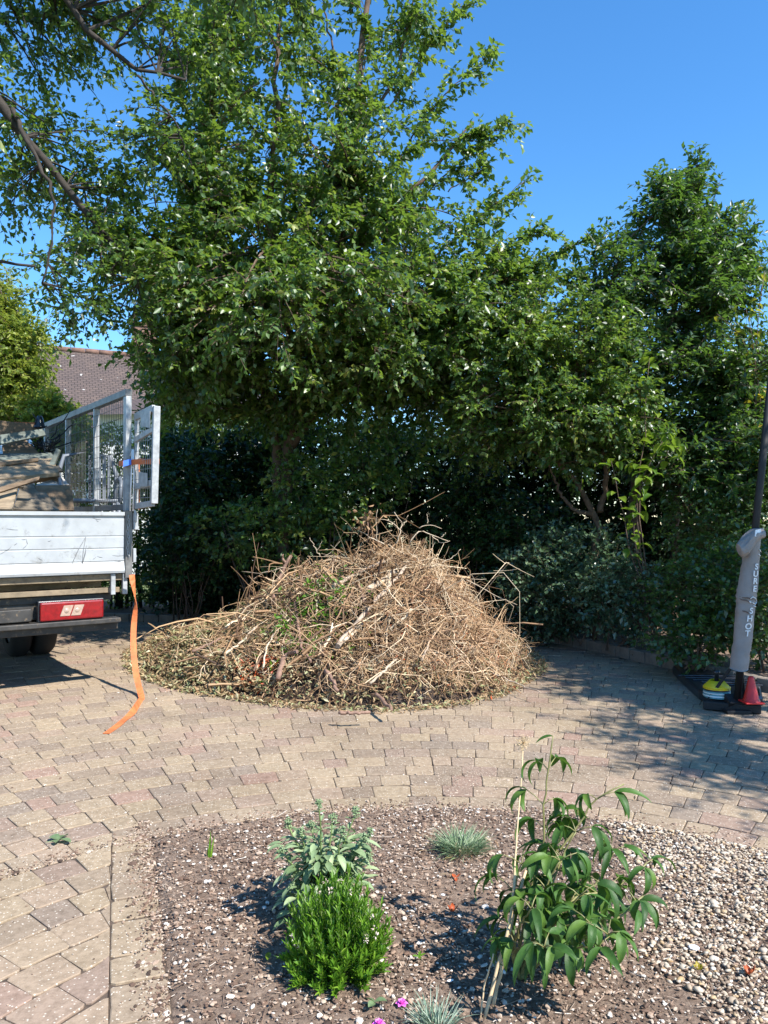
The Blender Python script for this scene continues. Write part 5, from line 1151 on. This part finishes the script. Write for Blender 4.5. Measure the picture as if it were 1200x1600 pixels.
#@@PLANTS
# ------------------------------------------------------------------ plants in the bed
def peony():
    b = ground(812, 1530, .01); root = empty('peony', b); tag(root, 'dark green peony with drooping leaves and long stems in the round bed', 'plant')
    # stems: each ends at a photo pixel / depth
    Y0 = b[1]
    S = [([(800, 1480, Y0), (850, 1330, Y0 + .05), (850, 1240, Y0 + .05), (864, 1150, Y0 + .05)], [.62, .74, .9, 1]),
         ([(815, 1450, Y0), (850, 1360, Y0 + .1), (905, 1290, Y0 + .12), (930, 1245, Y0 + .12), (975, 1225, Y0 + .12)], [.6, .74, .88]),
         ([(840, 1480, Y0), (900, 1400, Y0 + .05), (960, 1390, Y0 + .1), (1010, 1350, Y0 + .1)], [.5, .7, .98]),
         ([(850, 1490, Y0 - .02), (900, 1450, Y0 - .08), (960, 1440, Y0 - .05), (1005, 1400, Y0 - .03)], [.45, .7, .96]),
         ([(800, 1450, Y0 - .02), (800, 1400, Y0 - .02), (815, 1350, Y0 - .03)], [.5, .8, 1]),
         ([(840, 1480, Y0 - .05), (870, 1450, Y0 - .12), (920, 1440, Y0 - .2), (950, 1460, Y0 - .26)], [.5, .72, .88, 1]),
         ([(800, 1480, Y0 - .05), (815, 1440, Y0 - .12), (830, 1420, Y0 - .16)], [.5, .8, 1]),
         ([(830, 1470, Y0), (860, 1400, Y0), (880, 1330, Y0 + .05), (900, 1300, Y0 + .05)], [.5, .65, .82, 1]),
         ([(850, 1480, Y0 + .1), (900, 1420, Y0 + .2), (940, 1370, Y0 + .25), (960, 1330, Y0 + .2)], [.5, .75, 1]),
         ([(800, 1490, Y0 - .05), (830, 1470, Y0 - .2), (850, 1480, Y0 - .28)], [.6, 1]),
         ([(810, 1440, Y0 + .05), (860, 1380, Y0 + .08), (880, 1340, Y0 + .08)], [.6, .85, 1]),
         ([(830, 1480, Y0 - .05), (880, 1430, Y0 - .1), (905, 1400, Y0 - .12)], [.55, .8, 1]),
         ([(830, 1440, Y0 - .04), (860, 1370, Y0 - .05), (875, 1345, Y0 - .06)], [.55, .8, 1]), ([(850, 1480, Y0 - .02), (920, 1420, Y0), (950, 1390, Y0)], [.5, .8, 1]),
         ([(850, 1500, Y0 - .08), (900, 1480, Y0 - .2), (935, 1480, Y0 - .26)], [.5, .8, 1]), ([(870, 1480, Y0 + .05), (930, 1440, Y0 + .1), (990, 1420, Y0 + .1)], [.4, .7, 1])]
    P_, D_, U_, L_, W_, Bd = [], [], [], [], [], []
    for pts, nodes in S:
        W0 = np.array([b] + [at(*p) for p in pts]); C = wig(W0, 22, .002); q = NM(); q.tube(C - b, np.linspace(.0052, .0022, 22), 7)
        tall = pts[-1][1] < 1160
        for t in nodes:
            i = min(21, int(t * 21)); p = C[i]; a0 = rng.random() * 6.28
            if tall and t == 1: # lone small leaf at the tip
                P_.append(p - b); D_.append((-1, 0, -.1)); U_.append((0, 0, 1)); L_.append(.06); W_.append(.026); Bd.append(.6); continue
            for br in range(2 if t < 1 else 3):
                a = a0 + br * 2.2 + rng.normal(0, .3); d = np.array([math.cos(a), math.sin(a), .55]); pl = rng.uniform(.025, .06)
                e = p + d * pl; q.tube(np.array([p, p + d * pl * .5 + [0, 0, .004], e]) - b, [.002, .0017, .0014], 5)
                for k, da in enumerate((-.8, 0, .8)):
                    aa = a + da + rng.normal(0, .2); P_.append(e - b); D_.append((math.cos(aa), math.sin(aa), rng.normal(-.15, .3))); U_.append((rng.normal(0, .3), rng.normal(0, .3), 1))
                    L_.append(rng.uniform(.075, .12) * (1.05 if k == 1 else .9)); W_.append(rng.uniform(.022, .034)); Bd.append(rng.uniform(1.0, 2.5))
        q.build('stem', M['stem_peony'], root)
    V, Q, k = big_leaves(np.array(P_), np.array(D_), np.array(U_), np.array(L_), np.array(W_), np.array(Bd), fold=.22, seg=8)
    q = NM(); q.add(V, Q, np.repeat(rng.random(len(P_)), k), 0, True); q.build('leaves', M['leaf_peony'], root)
peony()

def green_bush():
    b = ground(527, 1520, .01); root = empty('candytuft_bush', b); tag(root, 'bright green rounded bush with narrow leaves and faded pale flowers', 'plant')
    n = 300; u = unit(rng.normal(0, 1, (n * 3, 3))); u = u[u[:, 2] > -.12][:n]; n = len(u)
    r = rng.uniform(.74, 1.12, (n, 1)); tips = u * [.155, .14, .25] * r + [0, 0, .04]; tips[:, 2] = np.maximum(tips[:, 2], .02)
    roots = tips * [.25, .25, 0] ; P = bez(roots, tips * [.75, .75, .5], tips, 6)
    q = NM(); V, Q = batch_tubes(P, np.full((n, 6), .0014), 4); q.add(V, Q, .5, 0); q.build('stems', M['stem_green'], root)
    k = 26; t = np.linspace(.35, 1, k)[None, :, None] + rng.normal(0, .01, (n, k, 1)); t = np.clip(t, 0, 1); p1 = tips * [.75, .75, .5]
    pos = roots[:, None] * (1 - t) ** 2 + 2 * p1[:, None] * t * (1 - t) + tips[:, None] * t ** 2
    ax = unit(2 * (p1 - roots)[:, None] * (1 - t) + 2 * (tips - p1)[:, None] * t); ax = unit(ax + [0, 0, .6])
    a = (np.arange(k) * 2.4)[None] + rng.random((n, 1)) * 6.28; e1 = unit(np.cross(ax, [0.1, 1, .2])); e2 = np.cross(ax, e1)
    rad = e1 * np.cos(a)[..., None] + e2 * np.sin(a)[..., None]; D = ax * .95 + rad * (.75 - .35 * t)
    V, Q, kk = big_leaves(pos.reshape(-1, 3), D.reshape(-1, 3), (ax - rad * .3).reshape(-1, 3), rng.uniform(.021, .034, n * k), rng.uniform(.006, .0088, n * k), rng.normal(.1, .25, n * k), fold=.3, seg=3, shape=.6)
    q = NM(); q.add(V, Q, np.repeat(np.clip(rng.normal(.5, .25, n * k), 0, 1), kk), 0, True); q.build('leaves', M['leaf_bush'], root)
    fm = tonemat('faded_petals', [(0, (.35, .2, .12)), (1, (.72, .60, .52))], .7)
    m = 16; uu = unit(rng.normal(0, 1, (60, 3)) + [0, -.7, .5]); uu = uu[(uu[:, 2] > .0)][:m]; c = uu * [.158, .145, .255] + [0, 0, .045]; q = NM()
    for cc in c:
        kf = 9; dd = unit(rng.normal(0, 1, (kf, 3)) + [0, 0, .4]); V, Q, kk = big_leaves(cc + dd * .004, dd, rng.normal(0, 1, (kf, 3)), rng.uniform(.005, .010, kf), rng.uniform(.003, .0055, kf), rng.normal(0, .6, kf), seg=2); q = NM(); q.add(V, Q, rng.uniform(.55, 1), 0); q.build('faded_flower', fm, root)
green_bush()

def sedum():
    b = ground(506, 1440, .01); root = empty('sedum_plant', b); tag(root, 'grey green fleshy leaved plant behind the bright green bush', 'plant')
    tips = [(498, 1256), (555, 1268), (450, 1285), (520, 1278), (578, 1300), (470, 1300), (535, 1300), (440, 1330), (500, 1320), (560, 1330), (452, 1360), (480, 1345), (520, 1350), (545, 1345), (575, 1335), (465, 1325), (487, 1290), (540, 1320), (570, 1310), (505, 1365), (460, 1385), (535, 1375)]
    st = NM(); Pp, Dd, Uu, Ll, Ww, Bb = [], [], [], [], [], []; fl = []
    for px, py in tips:
        e = at(px, py, b[1] + rng.uniform(-.12, .10)); C = wig([b + [rng.normal(0, .02), rng.normal(0, .02), 0], (b + e) / 2 + [0, 0, .03], e], 14, .002); st.tube(C - b, np.linspace(.0042, .0025, 14), 6)
        for i in range(3, 14):
            a0 = i * 1.57 + rng.normal(0, .2)
            for s in (0, math.pi):
                a = a0 + s; Pp.append(C[i] - b); Dd.append((math.cos(a), math.sin(a), .7)); Uu.append((0, 0, 1)); f = 1 - .55 * (i / 13) ** 2; Ll.append(rng.uniform(.045, .065) * f); Ww.append(rng.uniform(.022, .031) * f); Bb.append(rng.uniform(.2, 1.0))
        for _ in range(60):
            d = unit(rng.normal(0, 1, 3) + [0, 0, .6]); fl.append(C[13] - b + d * [.017, .017, .024] * rng.uniform(.3, 1) + [0, 0, -.004])
    # big pale outer leaves
    for _ in range(300):
        a = rng.random() * 6.28; r = rng.uniform(.02, .145); Pp.append(np.array([math.cos(a) * r, math.sin(a) * r, rng.uniform(.03, .30)])); Dd.append((math.cos(a), math.sin(a), rng.uniform(-.3, .5))); Uu.append((0, 0, 1)); Ll.append(rng.uniform(.045, .07)); Ww.append(rng.uniform(.022, .032)); Bb.append(rng.uniform(.3, 1.3))
    st.build('stems', M['stem_green'], root)
    V, Q, k = big_leaves(np.array(Pp), np.array(Dd), np.array(Uu), np.array(Ll), np.array(Ww), np.array(Bb), fold=.2, seg=5, shape=.55); q = NM(); q.add(V, Q, np.repeat(rng.random(len(Pp)), k), 0, True); q.build('leaves', M['leaf_sedum'], root)
    V, T = stones(np.array(fl), np.full(len(fl), .0048)); q = NM(); q.add(V, T, np.repeat(rng.uniform(.3, 1, len(fl)), 20), 0, True); q.build('flower_buds', M['leaf_sedum'], root)
sedum()

def tuft(name, label, px, py, rad, h, n, mat, spread=1.0, w=.0026, dry=0):
    b = ground(px, py, .012); root = empty(name, b); tag(root, label, 'plant'); a = rng.random(n) * 6.28; r = rng.random(n) ** .6
    P = np.stack([np.cos(a) * r * rad * .55, np.sin(a) * r * rad * .55, rng.uniform(0, .01, n)], 1); el = rng.uniform(.35, 1.4, n) / spread
    D = np.stack([np.cos(a + rng.normal(0, .5, n)), np.sin(a + rng.normal(0, .5, n)), el * 1.3], 1)
    V, Q, k = big_leaves(P, D, np.array([[0, 0, 1.]]) + rng.normal(0, .1, (n, 3)), h * rng.uniform(.5, 1.2, n), np.full(n, w * 1.3), rng.uniform(.0, .9, n), fold=.4, seg=5, shape=.35)
    q = NM(); q.add(V, Q, np.repeat(rng.random(n), k), 0); q.build('leaves', mat, root)
    if dry:
        P = np.stack([rng.normal(0, rad * .5, dry), rng.normal(0, rad * .5, dry), np.full(dry, .01)], 1); a = rng.random(dry) * 6.28; V, Q, k = big_leaves(P, np.stack([np.cos(a), np.sin(a), rng.uniform(0, .6, dry)], 1), np.array([[0, 0, 1.]]) * np.ones((dry, 1)), rng.uniform(.03, .07, dry), np.full(dry, .005), rng.uniform(0, 1, dry), seg=4)
        q = NM(); q.add(V, Q, np.repeat(rng.random(dry), k), 0); q.build('dry_leaves', M['leaf_dry'], root)
    return root
tuft('dianthus_tuft', 'small blue green spiky tuft between the bed rim and the peony', 720, 1330, .14, .10, 420, M['leaf_tuft'], 1.1, .003, 40)
tuft('fescue_tuft', 'pale blue grass tuft at the bottom edge beside the pink flower', 683, 1612, .07, .085, 160, M['leaf_blue'], .7)
# allium stalk with seed head
def allium():
    b = ground(757, 1592, .01); root = empty('allium_seedhead', b); tag(root, 'dried straw coloured allium stalk with a round seed head', 'plant')
    C = wig([b, at(775, 1520, b[1] + .04), at(800, 1430, b[1] + .10), at(808, 1300, b[1] + .22), at(814, 1220, b[1] + .3), at(817, 1160, b[1] + .36)], 26, .001); q = NM(); q.tube(C - b, np.interp(np.linspace(0, 1, 26), [0, .45, .55, 1], [.0055, .0045, .0028, .0022]), 8); q.build('stalk', M['straw'], root)
    q = NM(); b2 = b + [.03, .05, 0]; q.tube(wig([b2, at(790, 1480, b[1] + .1), at(822, 1360, b[1] + .18)], 14, .001) - b, np.linspace(.0055, .004, 14), 8); q.tube(wig([b + [-.012, 0, 0], at(757, 1540, b[1] + .03), at(771, 1490, b[1] + .04)], 10, .001) - b, np.linspace(.003, .002, 10), 6); q.build('broken_stalk', M['straw'], root)
    h = C[-1] + [0, 0, .0]; q = NM(); n = 90; d = unit(rng.normal(0, 1, (n, 3))); r = rng.uniform(.016, .028, (n, 1)); V, Q = batch_tubes(np.stack([np.repeat(h[None], n, 0), h + d * r * .5, h + d * r], 1) - b, np.full((n, 3), .0006), 3); q.add(V, Q, .5)
    V, T = stones(h - b + d * r, np.full(n, .0026)); q.add(V, T, .6); q.build('seed_head', M['straw'], root)
allium()
# iris shoot on the left of the bed
b = ground(327, 1345, .0); root = empty('iris_shoot', b); tag(root, 'small upright green blade shoot at the left of the bed', 'plant')
V, Q, k = big_leaves(np.array([[0, 0, 0], [.006, 0, 0], [-.004, .004, 0.]]), np.array([[.04, 0, 1], [.12, .02, 1], [-.08, 0, 1.]]), np.array([[0, -1, 0.]] * 3), np.array([.125, .10, .06]), np.array([.011, .009, .008]), np.array([.1, .2, .1]), fold=.4, seg=6, shape=.35)
q = NM(); q.add(V, Q, np.repeat([.4, .8, .3], k), 0, True); q.build('blades', M['leaf_bush'], root)
# pink blossoms lying on the soil
for px, py, lab in ((628, 1569, 'bright pink blossom on the soil in front of the green bush'), (592, 1601, 'bright pink blossom cut by the bottom edge of the photo')):
    b = ground(px, py, .022); root = empty('pink_flower', b); tag(root, lab, 'flower', 'pink blossoms')
    for ring, n in ((0, 6), (1, 6), (2, 4)):
        q = NM(); a = np.arange(n) * 6.283 / n + ring * .5; V, Q, k = big_leaves(np.zeros((n, 3)), np.stack([np.cos(a), np.sin(a), np.full(n, .25 + ring * .7)], 1), np.array([[0, 0, 1.]] * n), np.full(n, .019 - ring * .003), np.full(n, .016), np.full(n, .3 - ring * .4), seg=4, shape=.62); q.add(V, Q, .5, 0, True); q.build('petal', M['pink'], root)
    q = NM(); q.tube([(0, 0, -.02), (0, 0, 0)], .0015, 5); q.build('stem', M['stem_green'], root)
def leaf_thing(name, label, cat, px, py, n, L, W, mat, z=.008, bend=(.2, .8), spread=6.28, a0=0., tones=(.3, .9), stem=0):
    b = ground(px, py, z); a = a0 + np.arange(n) * spread / max(1, n) + rng.normal(0, .25, n); q = NM()
    V, Q, k = big_leaves(np.zeros((n, 3)), np.stack([np.cos(a), np.sin(a), rng.uniform(.05, .5, n)], 1), np.array([[0, 0, 1.]]) + rng.normal(0, .2, (n, 3)), L * rng.uniform(.8, 1.15, n), W * rng.uniform(.8, 1.1, n), rng.uniform(*bend, n), seg=5, shape=.6)
    q.add(V, Q, np.repeat(rng.uniform(*tones, n), k), 0, True)
    if stem: q.tube([(0, 0, 0), (-stem * .6, -stem * .5, .003)], .0015, 5, a=.9)
    o = q.build(name, mat); o.location = b; tag(o, label, cat); return o
leaf_thing('fallen_sprig', 'fallen three leaved green sprig on the paving left of the bed', 'leaf', 92, 1312, 4, .065, .048, M['leaf_sedum'], .010, (.1, .6), stem=.07, tones=(0, .3))
leaf_thing('weed', 'small three leaved weed on the soil below the bright green bush', 'plant', 585, 1566, 3, .035, .028, M['leaf_sedum'], .028, (.2, .7), tones=(0, .3))
leaf_thing('seedling', 'tiny green seedling in the shadow left of the peony', 'plant', 655, 1495, 4, .022, .012, M['leaf_bush'], .025, (-.3, .2))
leaf_thing('dead_leaf', 'curled rust red dead leaf on the gravel at the right', 'leaf', 1170, 1522, 5, .035, .024, M['rust_leaf'], .022, (-1.8, -.6))
leaf_thing('dead_leaf', 'crumpled rust red dead leaf on the soil left of the peony', 'leaf', 708, 1424, 4, .030, .022, M['rust_leaf'], .022, (-1.8, -.6))
leaf_thing('yellow_leaf', 'oval yellow green fallen leaf in the shadow left of the green bush', 'leaf', 418, 1500, 1, .034, .020, M['leaf_lime'], .026, (.1, .3), a0=1.3)
leaf_thing('brown_leaf', 'small brown dead leaf below the spiky tuft', 'leaf', 712, 1372, 3, .028, .016, M['rust_leaf'], .02, (-1.2, .4))
leaf_thing('dry_leaf', 'dry tan leaf lying on the paving above the gravel', 'leaf', 990, 1250, 1, .03, .02, M['leaf_dry'], .006, (-1.4, -1.2), a0=.7)
leaf_thing('ochre_leaf', 'crumpled ochre leaf where the soil meets the gravel', 'leaf', 1092, 1515, 4, .022, .018, M['leaf_yellow'], .02, (-1.6, -.6), tones=(.8, 1))
# stones that stand out
for px, py, s, lab in ((1084, 1480, .019, 'largest white flint lying on the gravel'), (786, 1518, .012, 'white stone beside the foot of the allium stalk'), (703, 1532, .011, 'white stone in the dark soil above the blue grass tuft'), (692, 1398, .010, 'pale stone below the spiky tuft')):
    V, T = stones(np.zeros((1, 3)), np.array([s])); q = NM(); q.add(V, T, .5, 0, False); o = q.build('stone', M['lettering']); o.location = ground(px, py, .022); tag(o, lab, 'stone', 'pale stones in the bed')
q = NM(); p0, p1 = ground(243, 1383, .006), ground(219, 1428, .006); q.tube(wig([p0, (p0 + p1) / 2 + [.005, 0, 0], p1], 8, .002) - p0, .0022, 6); o = q.build('stick', M['wood_brown']); o.location = p0; tag(o, 'thin dark stick on the paving beside the left edge of the bed', 'stick')
